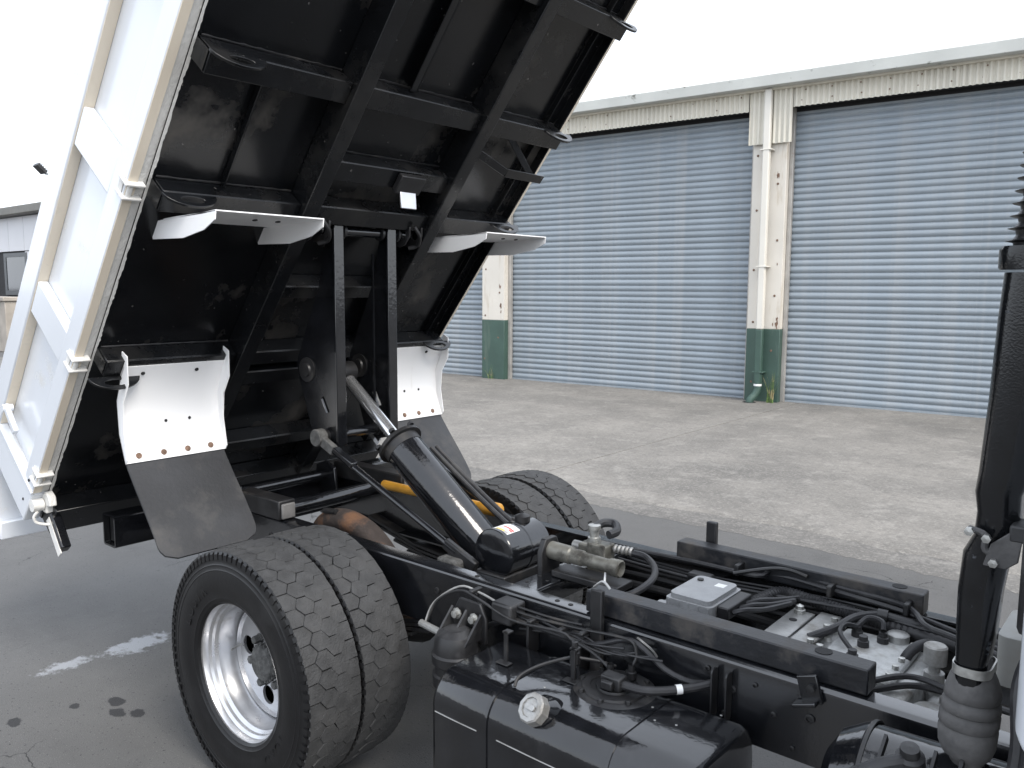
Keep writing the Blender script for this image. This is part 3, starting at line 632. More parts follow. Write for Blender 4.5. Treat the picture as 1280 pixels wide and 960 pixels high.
# lift arm plates
for yy, sg in ((2.115, 1), (2.395, -1)):
    pl_ = MB().prism([(-2.676, 1.965), (-2.73, 1.965), (-2.80, 1.72), (-2.955, 1.42), (-2.945, 1.33), (-2.83, 1.09), (-2.775, 1.055), (-2.676, 1.08)], (0, yy-.006, 0), (1, 0, 0), (0, 0, 1), -.012, [[(-2.80, 1.26), (-2.765, 1.20), (-2.745, 1.21), (-2.78, 1.27)]]).build('lift_arm', BLK, tk, bevel=.002)
    MB().box(-2.683, -2.668, yy-.024, yy+.024, 1.075, 1.975).build('arm_flange', BLKG, pl_, bevel=.003)
    MB().lathe([(-.020, .0005), (-.020, .026), (-.012, .030), (-.012, .052), (.012, .052), (.012, .0005)], (-2.885, yy, 1.375), (0, 1, 0), 22).build('pin_boss', BLKM, pl_)
    MB().beam((-2.95, yy, 1.41), (-2.84, yy, 1.10), .034, .010, (0, 1, 0)).build('edge_strip', BLK, pl_)
    MB().lathe([(-.03, .0005), (-.03, .030), (.03, .030), (.03, .0005)], (-2.765, yy-sg*.012, 1.105), (0, 1, 0), 20).build('link_pin', BLKM, pl_)
    # push link to the chassis
    yl = yy-sg*.045
    lk = MB().sweep([(-2.70, yl, 1.075), (-1.98, yl, .785)], .013, 12).build('push_link', BLKG, tk)
    MB().obox((-2.715, yl, 1.083), (.05, 0, -.021), (0, .013, 0), (.008, 0, .019)).lathe([(-.022, .0005), (-.022, .032), (-.018, .036), (.018, .036), (.022, .032), (.022, .0005)], (-2.765, yl, 1.105), (0, 1, 0), 22).build('fork_end', HUB, lk, bevel=.004)
    MB().obox((-1.965, yl, .778), (.075, 0, -.03), (0, .012, 0), (.008, 0, .02)).build('fork_end', BLKM, lk, bevel=.006)
    MB().obox((-2.60, yl+.0, 1.045), (.06, 0, -.025), (0, .017, 0), (.004, 0, .010)).build('weld_gusset', BLK, lk, bevel=.004)
ta = MB().cyl((-2.70, 2.02, 1.945), (-2.70, 2.52, 1.945), .019, n=18).build('pivot_bar', BLKG, tk)
for yy in (2.065, 2.155, 2.355, 2.445): MB().lathe([(-.006, .02), (-.006, .03), (.006, .03), (.006, .02)], (-2.70, yy, 1.945), (0, 1, 0), 18).build('washer', BLKM, ta)
MB().cyl((-2.765, 2.10, 1.105), (-2.765, 2.41, 1.105), .022, n=16).build('link_tube', BLKG, tk)
MB().box(-2.745, -2.737, 2.345, 2.353, 1.17, 1.86).build('arm_stiffener', BLK, tk)

# ---- hydraulic oil tank across the chassis
oc = Vector((-1.825, 2.085, .808)); AX = (0, 1, 0)
ot = MB().lathe([(-.004, .0005), (-.003, .05), (.0, .078), (.003, .085), (.006, .0870), (.010, .0870), (.013, .085), (.112, .085), (.114, .088), (.122, .088), (.124, .085), (.215, .085), (.225, .076), (.228, .0005)], oc, AX, 44).build('oil_tank', BLKG, tk, ang=30)
_, e1, e2 = frame_of(AX)
def ring_patch(a0, a1, y0, y1, r, mt, name, par):
    vs, fs = [], []; n = 8
    for i in range(n+1):
        a = R(a0+(a1-a0)*i/n); d = Vector((math.cos(a), 0, math.sin(a)))*r
        vs += [oc+d+Vector((0, y0, 0)), oc+d+Vector((0, y1, 0))]
    for i in range(n): fs.append((2*i, 2*i+1, 2*i+3, 2*i+2))
    return MB().add(vs, fs).build(name, mt, par)
lb = ring_patch(58, 108, .022, .092, .0858, LABEL, 'label', ot)
ring_patch(60, 92, .056, .064, .0863, LRED, 'label_stripe', ot); ring_patch(60, 70, .046, .053, .0863, LRED, 'label_stripe', ot)
ring_patch(62, 96, .024, .034, .0863, LYEL, 'label_stripe', ot); ring_patch(61, 72, .024, .034, .0867, LGRY, 'label_stripe', ot)
MB().box(-1.90, -1.76, 2.07, 2.33, .70, .742).build('tank_cradle', BLKM, tk, bevel=.006)
MB().lathe([(0, .028), (.02, .028), (.024, .02), (.03, .0005)], oc+Vector((0, .16, .083)), (0, 0, 1), 14).build('filler_cap', BLKM, ot)
MB().obox((-1.99, 2.07, .74), (.05, 0, 0), (0, .05, 0), (0, 0, .03)).build('pivot_bearing', HUB, tk, bevel=.012)

# ---- pump tube and valve block
pt_ = MB().lathe([(0, .030), (.085, .030), (.09, .026), (.13, .026), (.135, .022), (.235, .022), (.238, .027), (.275, .029), (.278, .024), (.262, .019), (.262, .0005)], (-1.635, 2.165, .845), (1, 0, -.02), 22).build('pump_tube', TAN, tk)
MB().prism([(-.05, -.10), (.05, -.10), (.052, .0), (.03, .042), (-.03, .042), (-.052, 0)], (-1.655, 2.165, .845), (0, 1, 0), (0, 0, 1), .022).build('pump_mount', BLKM, pt_, bevel=.004)
MB().box(-1.60, -1.34, 2.12, 2.21, .772, .795).build('pump_tray', BLKM, pt_, bevel=.004)
MB().sweep([(-1.42, 2.175, .825), (-1.395, 2.13, .79), (-1.385, 2.12, .76)], .004, 6).build('wire_tail', LABEL, pt_)
vb = MB().box(-1.585, -1.485, 2.25, 2.33, .79, .86).box(-1.545, -1.475, 2.245, 2.255, .77, .87).build('valve_block', TAN, tk, bevel=.006)
MB().lathe([(0, .022), (.02, .022), (.022, .016), (.045, .016), (.047, .022), (.062, .022), (.064, .0005)], (-1.545, 2.29, .858), (0, 0, 1), 12).build('port_fitting', ZINC, vb)
MB().cyl((-1.575, 2.30, .83), (-1.635, 2.30, .83), .018, n=12).build('port_fitting', ALU, vb)
MB().sweep([(-1.55, 2.29, .905), (-1.545, 2.34, .915), (-1.51, 2.36, .915), (-1.475, 2.32, .905), (-1.48, 2.28, .90)], .015, 10).build('hydraulic_hose', RUBH, vb)
mb = MB()
for k in range(5): mb.lathe([(0, .013), (.006, .016), (.012, .013)], (-1.48+.014*k, 2.315+.002*k, .845), (1, .1, -.05), 12)
mb.build('hose_ferrule', ALU, vb)
MB().sweep([(-1.42, 2.322, .842), (-1.36, 2.32, .84), (-1.29, 2.26, .83), (-1.255, 2.17, .82), (-1.275, 2.08, .80), (-1.36, 2.07, .78)], .011, 10).build('hydraulic_hose', RUBH, vb)

# ---- control unit
eu = MB().prism(rrect(-.075, .075, -.105, .105, .014), (-1.10, 2.225, .775), (1, 0, 0), (0, 1, 0), .035).prism(rrect(-.067, .067, -.097, .097, .02), (-1.10, 2.225, .8102), (1, 0, 0), (0, 1, 0), .014).build('control_unit', ECUM, tk, bevel=.004)
for dx, dy in ((-.09, -.085), (-.09, .085), (.0, -.12)): MB().prism(rrect(-.018, .018, -.015, .015, .008), (-1.10+dx, 2.225+dy, .775), (1, 0, 0), (0, 1, 0), .008).build('mount_lug', ECUM, eu, bevel=.002)
for k in range(5): MB().box(-1.165+.032*k, -1.160+.032*k, 2.118, 2.1215, .777, .806).build('side_rib', ECUM, eu)
MB().box(-1.085, -1.055, 2.26, 2.29, .8243, .8248).build('label', LABEL, eu); MB().cyl((-1.14, 2.28, .8243), (-1.14, 2.28, .829), .010, n=14).build('vent_cap', BLKM, eu)
cn = MB().box(-1.022, -.985, 2.15, 2.31, .775, .81).build('connector', PLAS, eu, bevel=.004)
for k in range(3): MB().sweep([(-.985, 2.18+.045*k, .79), (-.955, 2.20+.05*k, .80), (-.93, 2.28+.05*k, .785), (-.90, 2.40+.03*k, .775)], .008, 8).build('wire_loom', RUBH, cn)

# ---- gearbox
GZ = .042
gx = MB(lambda p: p+Vector((0, .03, GZ))).box(-.80, -.50, 2.10, 2.44, .50, .665).box(-.745, -.54, 2.13, 2.41, .665, .69).build('gearbox', ALU2, tk, bevel=.014, seg=3)
cv = MB(lambda p: p+Vector((0, .03, GZ))).box(-.835, -.770, 2.11, 2.45, .690, .700).build('gearbox_flange', ALU, tk, bevel=.004)
for k in range(5):
    MB(lambda p: p+Vector((0, .03, GZ))).lathe([(0, .010), (.010, .010), (.011, .0005)], (-.778, 2.14+.065*k, .701), (0, 0, 1), 6).build('bolt', ZINC, cv)
    MB(lambda p: p+Vector((0, .03, GZ))).lathe([(0, .010), (.012, .010), (.013, .0005)], (-.752, 2.14+.065*k, .690), (0, 0, 1), 6).build('bolt', ZINC, gx)
for k in range(5): MB(lambda p: p+Vector((0, .03, GZ))).lathe([(0, .009), (.011, .009), (.012, .0005)], (-.555, 2.15+.058*k, .690), (0, 0, 1), 6).build('bolt', ZINC, gx)
for (xx, yy) in ((-.70, 2.36), (-.665, 2.30), (-.63, 2.36), (-.66, 2.19)):
    MB(lambda p: p+Vector((0, .03, GZ))).lathe([(0, .016), (.016, .016), (.018, .012), (.03, .012), (.032, .0005)], (xx, yy, .690), (0, 0, 1), 12).build('sensor_plug', PLAS, gx)
MB(lambda p: p+Vector((0, .03, GZ))).sweep([(-.70, 2.36, .72), (-.68, 2.39, .74), (-.64, 2.38, .742), (-.63, 2.36, .725)], .008, 8).build('sensor_cable', RUBH, gx)
MB(lambda p: p+Vector((0, .03, GZ))).sweep([(-.66, 2.19, .715), (-.71, 2.24, .735), (-.72, 2.31, .735), (-.70, 2.355, .72)], .0065, 8).build('sensor_cable', RUBH, gx)
MB(lambda p: p+Vector((0, .03, GZ))).lathe([(0, .03), (.02, .03), (.024, .025), (.026, .0005)], (-.60, 2.40, .690), (0, 0, 1), 16).build('breather', ALU, gx)
en = MB().box(-.49, -.36, 2.10, 2.40, .52, .66).build('bell_housing', ALU2, tk, bevel=.03, seg=3)
for (xx, yy, r_) in ((-.45, 2.16, .045), (-.42, 2.28, .035), (-.40, 2.2, .03), (-.47, 2.34, .03)):
    MB().lathe([(-.05, r_), (.015, r_), (.022, r_*.8), (.024, .0005)], (xx, yy, .665), (.1, -.2, 1), 14).build('casting_boss', ALU2, en)
ot2 = MB().lathe([(-.03, .026), (.02, .024), (.022, .014), (.042, .014), (.044, .028), (.088, .028), (.092, .024), (.093, .0005)], (-.462, 2.235, .735), (0, 0, 1), 20).build('oil_breather', ALU, tk)
MB().sweep([(-.58, 2.09, .745), (-.53, 2.157, .75), (-.48, 2.188, .748), (-.39, 2.18, .74), (-.2, 2.15, .74)], .008, 8).build('coolant_hose', RUBH, tk)
MB().sweep([(-.583, 2.093, .718), (-.517, 2.178, .722), (-.468, 2.208, .72), (-.395, 2.206, .72), (-.2, 2.2, .72)], .0085, 8).build('coolant_hose', RUBH, tk)
MB().sweep([(-.585, 2.30, .64), (-.55, 2.34, .74), (-.515, 2.38, .765), (-.50, 2.41, .74), (-.50, 2.42, .66)], .014, 12).build('coolant_hose', RUBH, tk)
# ---- looms and pipes along the far rail
MB().sweep([(-1.7, 2.50, .78), (-1.3, 2.515, .79), (-1.055, 2.50, .80), (-1.03, 2.555, .815), (-.985, 2.575, .82), (-.851, 2.542, .81), (-.616, 2.525, .805), (-.53, 2.42, .80), (-.457, 2.385, .80), (-.25, 2.30, .80)], .0085, 8).build('cable', RUBH, tk)
MB().sweep([(-1.7, 2.53, .765), (-1.3, 2.54, .775), (-1.0, 2.545, .80), (-.851, 2.53, .80), (-.616, 2.515, .79), (-.45, 2.45, .79), (-.25, 2.36, .79)], .0075, 8).build('cable', RUBH, tk)
pts = smooth_path([(-1.02, 2.38, .745), (-.974, 2.49, .765), (-.87, 2.50, .762), (-.761, 2.49, .758), (-.649, 2.48, .752), (-.448, 2.45, .752), (-.2, 2.44, .75)], 22)
MB().sweep(pts, [.017+(.003 if i % 2 else 0) for i in range(len(pts))], 12, smooth=False).build('corrugated_conduit', RUBH, tk)
MB().sweep([(-.80, 2.28, .735), (-.742, 2.324, .765), (-.714, 2.42, .775), (-.662, 2.47, .78), (-.605, 2.48, .775), (-.50, 2.49, .772), (-.30, 2.49, .77)], .012, 10).build('coolant_hose', RUBH, tk)
MB().lathe([(-.014, .0145), (-.014, .018), (.014, .018), (.014, .0145)], (-.655, 2.472, .78), (1, .1, 0), 14).build('hose_clamp', BLKM, tk)
for k, (yy, zz, r_) in enumerate(((2.46, .70, .010), (2.50, .72, .008), (2.44, .67, .014))): MB().sweep([(-1.85, yy, zz), (-1.4, yy+.02, zz+.01), (-.95, yy+.02, zz), (-.5, yy, zz)], r_, 8).build('brake_pipe', BLKM, tk)
MB().sweep([(-1.58, 2.40, .69), (-1.45, 2.30, .67), (-1.32, 2.20, .65), (-1.22, 2.12, .64)], .012, 8).build('wire_loom', RUBH, tk)
for k in range(5):
    yy = 2.47+.016*k; zz = .742-.012*(k % 3)
    MB().sweep([(-1.72, yy, zz+.02), (-1.45, yy+random.uniform(-.015, .015), zz+.01), (-1.2, yy+random.uniform(-.02, .02), zz+.012), (-.95, yy+random.uniform(-.02, .02), zz+.02), (-.72, yy+.01, zz+.03), (-.45, yy-.02, zz+.03), (-.2, yy-.05, zz+.03)], random.choice([.004, .005, .007]), 7).build('cable', RUBH, tk)
for k in range(3): MB().sweep([(-1.50+.05*k, 1.93, .70), (-1.46+.05*k, 2.02, .69-.02*k), (-1.38+.05*k, 2.14, .70), (-1.30+.05*k, 2.30, .69), (-1.28, 2.45, .71)], .006, 7).build('cable', RUBH, tk)
MB().sweep([(-1.12, 2.47, .80), (-1.02, 2.52, .825), (-.96, 2.535, .83), (-.90, 2.53, .823)], .006, 7).build('brake_line', BLKM, tk)
MB().obox((-1.22, 2.44, .765), (.04, 0, 0), (0, .025, 0), (0, 0, .02)).build('relay_box', PLAS, tk, bevel=.008)
for xx in (-1.12, -.82, -.60): MB().box(xx-.008, xx+.008, 2.49, 2.56, .785, .822).build('pipe_clip', BLKM, tk, bevel=.004)
MB().lathe([(0, .02), (.02, .02), (.022, .012), (.05, .012), (.052, .017), (.07, .017), (.072, .0005)], (-.43, 2.60, .777), (-.4, .1, .5), 12).build('grease_fitting', ZINC, tk)

# ---- fuel tank: squarish tank with rounded shoulders, straps, cap, sender
FX0, FX1, FY0, FY1, FZ0, FZ1 = -1.575, -.785, 1.535, 1.90, .24, .660
def tank_section(x, ins=0):
    return [(x, y, z) for y, z in rrect(FY0+ins, FY1-ins, FZ0+ins, FZ1-ins, .085, 8)]
ft = MB().loft([tank_section(FX0+.0, .018), tank_section(FX0+.006, .006), tank_section(FX0+.02, 0), tank_section(FX0+.30, 0), tank_section((FX0+FX1)/2, -.001), tank_section(FX1-.30, 0), tank_section(FX1-.02, 0), tank_section(FX1-.006, .006), tank_section(FX1, .018)]).build('fuel_tank', BLKG, tk, ang=50)
def band(x0, x1, ins, name, mt):
    n_o = [(x0, y, z) for y, z in rrect(FY0-ins, FY1+ins, FZ0-ins, FZ1+ins, .085+ins, 8)]
    a = [n_o, [(x1, p[1], p[2]) for p in n_o], [(x1, y, z) for y, z in rrect(FY0+.002, FY1-.002, FZ0+.002, FZ1-.002, .083, 8)], [(x0, y, z) for y, z in rrect(FY0+.002, FY1-.002, FZ0+.002, FZ1-.002, .083, 8)]]
    return MB().loft(a+[a[0]], cap=False).build(name, mt, ft)
band(-1.372, -1.364, .0035, 'seam', BLKG)
band(-.998, -.990, .0035, 'seam', BLKG)
# filler neck and cap, leaning outwards
fd = Vector((-.12, -.75, .62)).normalized(); fo = Vector((-1.222, 1.588, .640))
MB().lathe([(-.03, .055), (.002, .05), (.014, .040), (.03, .037)], fo, fd, 28).build('filler_neck', BLKG, ft)
cap = MB().lathe([(.022, .036), (.024, .041), (.050, .040), (.054, .036), (.055, .026), (.050, .0245), (.050, .0005)], fo, fd, 10).build('filler_cap', ALU, ft, ang=30)
_, e1, e2 = frame_of(fd)
MB().prism(rrect(-.016, .016, -.007, .007, .005), fo+fd*.051, e1, e2, .006).build('cap_grip', ALU, ft, bevel=.002)
sn = MB().lathe([(-.01, .115), (.002, .112), (.006, .10), (.006, .088), (.012, .086), (.012, .066), (.008, .064), (.008, .050), (.014, .048), (.014, .0005)], (-1.135, 1.79, FZ1-.002), (0, 0, 1), 40).build('sender_flange', BLKM, ft, ang=30)
for k in range(8):
    a = R(45*k+10); MB().lathe([(0, .008), (.008, .007), (.009, .0005)], (-1.135+.094*math.cos(a), 1.79+.094*math.sin(a), FZ1+.004), (0, 0, 1), 6).build('flange_bolt', BLKM, ft)
MB().box(-1.155, -1.095, 1.75, 1.79, .674, .710).box(-1.145, -1.11, 1.735, 1.75, .678, .702).build('sender_plug', PLAS, ft, bevel=.004)
MB().lathe([(0, .014), (.018, .014), (.02, .010), (.04, .009)], (-1.165, 1.815, .672), (0, 0, 1), 12).build('hose_spigot', BLKM, ft); MB().lathe([(0, .014), (.018, .014), (.02, .010), (.04, .009)], (-1.12, 1.85, .672), (0, 0, 1), 12).build('hose_spigot', BLKM, ft)
MB().sweep([(-.91, 1.90, .706), (-.945, 1.86, .698), (-.99, 1.81, .694), (-1.04, 1.775, .692), (-1.10, 1.77, .69)], .0115, 10).build('fuel_hose', RUBH, ft)
MB().lathe([(-.008, .0118), (-.008, .0126), (.008, .0126), (.008, .0118)], (-.968, 1.834, .696), (.6, .62, .05), 14).build('hose_band', LABEL, ft)
MB().sweep([(-1.70, 1.88, .59), (-1.665, 1.885, .66), (-1.567, 1.89, .70), (-1.488, 1.89, .705), (-1.383, 1.89, .704), (-1.256, 1.88, .719), (-1.139, 1.88, .762), (-1.038, 1.885, .71), (-.966, 1.89, .696), (-.91, 1.90, .706)], .0082, 10).build('fuel_hose', RUBH, ft)
MB().sweep([(-1.857, 1.80, .65), (-1.831, 1.82, .72), (-1.749, 1.84, .767), (-1.664, 1.84, .757), (-1.534, 1.84, .727), (-1.354, 1.84, .74), (-1.311, 1.84, .728), (-1.25, 1.83, .722), (-1.20, 1.82, .71), (-1.165, 1.815, .695)], .0042, 8).build('fuel_line', BLKM, ft)
MB().sweep([(-1.86, 1.79, .64), (-1.845, 1.82, .71), (-1.76, 1.85, .775), (-1.691, 1.87, .765), (-1.62, 1.87, .752)], .0036, 8).build('fuel_line', ALU, ft)
MB().sweep([(-1.62, 1.87, .752), (-1.559, 1.87, .744), (-1.435, 1.87, .745), (-1.291, 1.87, .755), (-1.197, 1.87, .765), (-1.133, 1.87, .765), (-1.114, 1.865, .735), (-1.115, 1.855, .715), (-1.12, 1.85, .695)], .0045, 8).build('fuel_line', BLKM, ft)
MB().sweep([(-1.60, 1.875, .762), (-1.53, 1.875, .757), (-1.40, 1.875, .757), (-1.30, 1.875, .765)], .0036, 8).build('fuel_line', BLKM, ft)
for (xx, yy, zz) in ((-1.705, 1.86, .772), (-1.47, 1.86, .737), (-1.285, 1.86, .75), (-1.36, 1.86, .74)): MB().box(xx-.009, xx+.009, yy-.02, yy+.03, zz-.006, zz+.006).build('pipe_clip', BLKM, ft, bevel=.004)
for (xx, yy) in ((-1.455, 1.72), (-1.245, 1.755)):
    b_ = MB().box(xx-.007, xx+.007, yy-.003, yy+.003, .659, .752).box(xx-.012, xx+.012, yy-.003, yy+.02, .746, .752).box(xx-.022, xx+.022, yy-.022, yy+.003, .661, .665).build('clip_post', BLKM, ft, bevel=.0015)
MB().sweep([(-1.34, 1.62, .664), (-1.342, 1.645, .684), (-1.32, 1.71, .698), (-1.265, 1.77, .715), (-1.24, 1.785, .715), (-1.20, 1.82, .705), (-1.17, 1.85, .69)], .0048, 8).build('breather_pipe', BLKM, ft)
MB().lathe([(0, .014), (.03, .014), (.032, .010), (.06, .009), (.062, .0005)], (-1.25, 1.768, .705), (0, 0, 1), 10).build('breather_valve', PLAS, ft)
for xa, xb, zz in ((-1.555, -1.40, .555), (-1.33, -1.10, .553)): MB().sweep([(xa, FY0-.0005, zz), ((xa+xb)/2, FY0-.0015, zz-.001), (xb, FY0-.0005, zz-.002)], .0016, 6).build('pale_line', ALU, ft)  # two thin pale metal lines along the tank's front face
for k in range(7): MB().lathe([(0, .0035), (.001, .003), (.0012, .0003)], (-1.5+random.uniform(0, .65), FY0+random.uniform(.10, .34), FZ1+.0002), (0, 0, 1), 7).build('paint_chip', ALU, ft)
for k in range(4):
    a = random.uniform(-.01, .01)
    MB().sweep([(-1.60+.02*k, 1.885, .745-.02*k), (-1.50+.03*k, 1.88+a, .735-.01*k), (-1.40+.03*k, 1.875, .725+a), (-1.32+.03*k, 1.87+a, .715), (-1.25+.04*k, 1.86, .72+a), (-1.16+.04*k, 1.875, .735)], .0032, 6).build('wire', RUBH, ft)
MB().sweep([(-1.115, 1.87, .78), (-1.09, 1.85, .785), (-1.065, 1.86, .765), (-1.06, 1.88, .74)], .003, 6).build('wire', ALU, ft)
# ---- fuel filter / separator hung on the rail ahead of the tank's rear end
fc = Vector((-1.705, 1.775, .40))
ff = MB().lathe([(0, .045), (.02, .06), (.09, .064), (.10, .072), (.135, .074), (.14, .067), (.165, .067), (.172, .075), (.20, .077), (.206, .070), (.235, .068), (.26, .058), (.275, .035), (.276, .0005)], fc, (0, 0, 1), 28).build('fuel_filter', PLAS, tk, ang=30)
MB().prism([(-.07, 0), (.07, 0), (.07, .08), (.045, .125), (-.045, .125), (-.07, .08)], (-1.705, 1.835, .62), (1, 0, 0), (0, 0, 1), -.012).build('filter_bracket', BLKM, ff, bevel=.004)
for dx in (-.038, .034): MB().lathe([(0, .018), (.004, .018), (.005, .012), (.018, .012), (.019, .0005)], (-1.705+dx, 1.822, .70), (0, -1, 0), 8).build('bolt', ZINC, ff)
for dx in (-.06, 0, .06): MB().prism([(0, 0), (-.075, .0), (0, .08)], (-1.705+dx-.004, 1.822, .64), (0, 1, 0), (0, 0, 1), .008).build('web', PLAS, ff)
MB().cyl((-1.77, 1.77, .645), (-1.87, 1.785, .645), .012, n=10).build('inlet_fitting', ALU, ff)
MB().box(-1.62, -1.54, 1.84, 1.915, .70, .765).build('junction_block', PLAS, ff, bevel=.008)
MB().lathe([(0, .02), (.05, .02), (.055, .0005)], (-1.75, 1.76, .36), (0, 0, 1), 14).build('drain_cup', LABEL, ff)

# ---- air reservoir behind the cab
ad = MB().lathe([(0, .0005), (.01, .06), (.035, .105), (.075, .128), (.085, .133), (.095, .128), (.40, .13), (.48, .08), (.5, .0005)], (-.55, 1.69, .705), (1, .04, 0), 40).build('air_cleaner', BLKG, tk, ang=30)
for hx in (.088,): MB().lathe([(0, .131), (0, .136), (.008, .136), (.008, .131)], (-.55+hx, 1.69+.04*hx, .705), (1, .04, 0), 40).build('band_clamp', BLKM, ad)
for k in range(4): MB().obox((-.42+.045*k, 1.615, .815), (.003, 0, 0), (0, .045, .03), (0, -.006, .008)).build('stiffening_rib', BLKM, ad)
MB().sweep([(-.52, 1.52, .74), (-.46, 1.53, .80), (-.40, 1.56, .84), (-.36, 1.59, .85)], .014, 10).build('drain_hose', RUBH, ad)
MB().lathe([(0, .026), (.03, .026), (.034, .018), (.05, .017), (.052, .0005)], (-.36, 1.60, .83), (0, -.3, 1), 14).build('hose_elbow', PLAS, ad)
MB().obox((-.33, 1.54, .80), (.10, .03, .03), (-.01, .04, .0), (0, 0, .004)).build('step_plate', ALU, ad, bevel=.002)

# ---- air intake duct
def rr3(cx, y, z, wx, wy, n=6, r=.43):
    rad = min(wx, wy)*r; return [(cx+a, y+b, z) for a, b in rrect(-wx/2, wx/2, -wy/2, wy/2, rad, n)]
secs = [(1.752, -.280, -.185), (1.669, -.285, -.193), (1.527, -.290, -.200), (1.395, -.297, -.214), (1.358, -.300, -.226), (1.322, -.294, -.226), (1.277, -.298, -.226), (1.242, -.314, -.238), (1.171, -.318, -.247), (1.095, -.316, -.252), (1.036, -.313, -.259), (.99, -.312, -.26)]
yd = lambda z: 1.70
dk = MB().loft([rr3((a+b)/2, 1.70, z, b-a, .10 if z > 1.3 else .088) for z, a, b in secs]).build('intake_duct', DUCT, tk, ang=50)
MB().loft([rr3(-.236, 1.70, z, w_, .118, r=.42) for z, w_ in ((1.756, .100), (1.76, .108), (1.79, .108), (1.797, .098))]).build('duct_collar', DUCT, dk, ang=40)
rg = []
for k in range(14):
    z = 1.795+k*.0215; w_ = .092-.0016*k; cx = -.232+.0016*k
    rg += [rr3(cx, 1.70, z, w_-.018, w_+.0, r=.48), rr3(cx, 1.70, z+.008, w_-.014, w_+.004, r=.48), rr3(cx, 1.70, z+.011, w_+.010, w_+.026, r=.48), rr3(cx, 1.70, z+.014, w_-.014, w_+.004, r=.48)]
MB().loft(rg).build('bellows', PLAS, dk, ang=30)
bt = []
for z, a, b in ((1.038, -.312, -.256), (1.026, -.316, -.254), (1.012, -.318, -.250), (.998, -.324, -.244), (.976, -.330, -.237), (.962, -.332, -.237), (.958, -.327, -.241), (.95, -.334, -.236), (.936, -.336, -.235), (.932, -.331, -.240), (.925, -.337, -.235), (.908, -.338, -.236), (.903, -.333, -.240), (.895, -.338, -.237), (.866, -.336, -.239), (.848, -.328, -.245), (.838, -.315, -.255), (.80, -.312, -.258), (.72, -.31, -.26)):
    bt.append(rr3((a+b)/2, 1.70, z, b-a, (b-a)*1.0+.006, r=.47))
MB().loft(bt).build('rubber_boot', BOOT, dk, ang=60)
MB().loft([rr3(-.284, 1.70, z, w_, .098, r=.4) for z, w_ in ((1.012, .060), (1.012, .066), (1.030, .066), (1.030, .060))], cap=False).build('hose_clamp', ZINC, dk)
ck = MB().sweep([(-.30, 1.655, 1.292), (-.272, 1.640, 1.288), (-.27, 1.638, 1.262), (-.245, 1.640, 1.255)], .006, 8).build('duct_bracket', BOOT, dk)
MB().prism([(-.272, 1.235), (-.235, 1.235), (-.218, 1.25), (-.213, 1.30), (-.235, 1.30), (-.262, 1.275)], (0, 1.638, 0), (1, 0, 0), (0, 0, 1), .005).build('bracket_plate', BOOT, dk, bevel=.002)
MB().box(-.235, -.168, 1.632, 1.70, 1.285, 1.315).build('cab_bracket', PLAS, dk, bevel=.004)
for (xx, zz) in ((-.296, 1.293), (-.268, 1.285), (-.255, 1.243)): MB().lathe([(0, .008), (.01, .008), (.011, .0005)], (xx, 1.634, zz), (0, -1, 0), 6).build('bolt', ZINC, dk)
# reservoir and hoses under the cab edge
MB().prism(rrect(-.05, .05, -.09, .09, .02), (-.215, 1.88, .955), (1, 0, 0), (0, 1, 0), .10).build('coolant_reservoir', RESV, tk, bevel=.008)
MB().sweep([(-.20, 1.60, .80), (-.19, 1.62, .92), (-.20, 1.66, 1.02), (-.185, 1.74, 1.08), (-.17, 1.80, 1.12)], .018, 10).build('coolant_hose', RUBH, tk)
MB().sweep([(-.18, 1.56, .78), (-.17, 1.58, .95), (-.175, 1.62, 1.08), (-.16, 1.66, 1.18)], .014, 10).build('coolant_hose', RUBH, tk)
MB().box(-.20, -.13, 1.52, 1.60, 1.16, 1.34).build('latch_block', PLAS, tk, bevel=.012)

# ---- cab (mostly outside the picture)
cb = MB().prism([(-.178, 1.02), (1.55, .62), (1.62, 1.25), (1.30, 2.25), (1.20, 2.32), (-.05, 2.34), (-.178, 2.25)], (0, 1.385, 0), (1, 0, 0), (0, 0, 1), -1.77).build('cab', WHT, tk, bevel=.04, seg=4)
for yy, dd in ((1.383, -1), (3.157, 1)):
    MB().prism([(.25, 1.45), (1.25, 1.40), (1.12, 2.15), (.28, 2.18)], (0, yy, 0), (1, 0, 0), (0, 0, 1), .004*(-dd)*-1).build('side_window', GLASS, cb)
MB().box(-.184, -.180, 1.65, 2.9, 1.55, 2.1).build('rear_window', GLASS, cb)
MB().sweep([(.18, 1.384, 1.0), (.18, 1.3845, 2.2)], .004, 6).build('door_seam', DARK, cb)
MB().box(.26, .42, 1.355, 1.384, 1.30, 1.33).build('door_handle', PLAS, cb, bevel=.008)
for y0 in (1.50, 2.80):
    fwl = MB().lathe([(.0, .2), (.03, .24), (.17, .24), (.2, .2)], (.95, y0, .4), (0, 1, 0), 40).build('front_wheel', RIM, tk)
    MB().lathe([(0, .24), (-.01, .32), (.01, .39), (.04, .40), (.18, .40), (.21, .39), (.225, .32), (.2, .24)], (.95, y0, .4), (0, 1, 0), 56).build('tyre', TYRE, fwl)

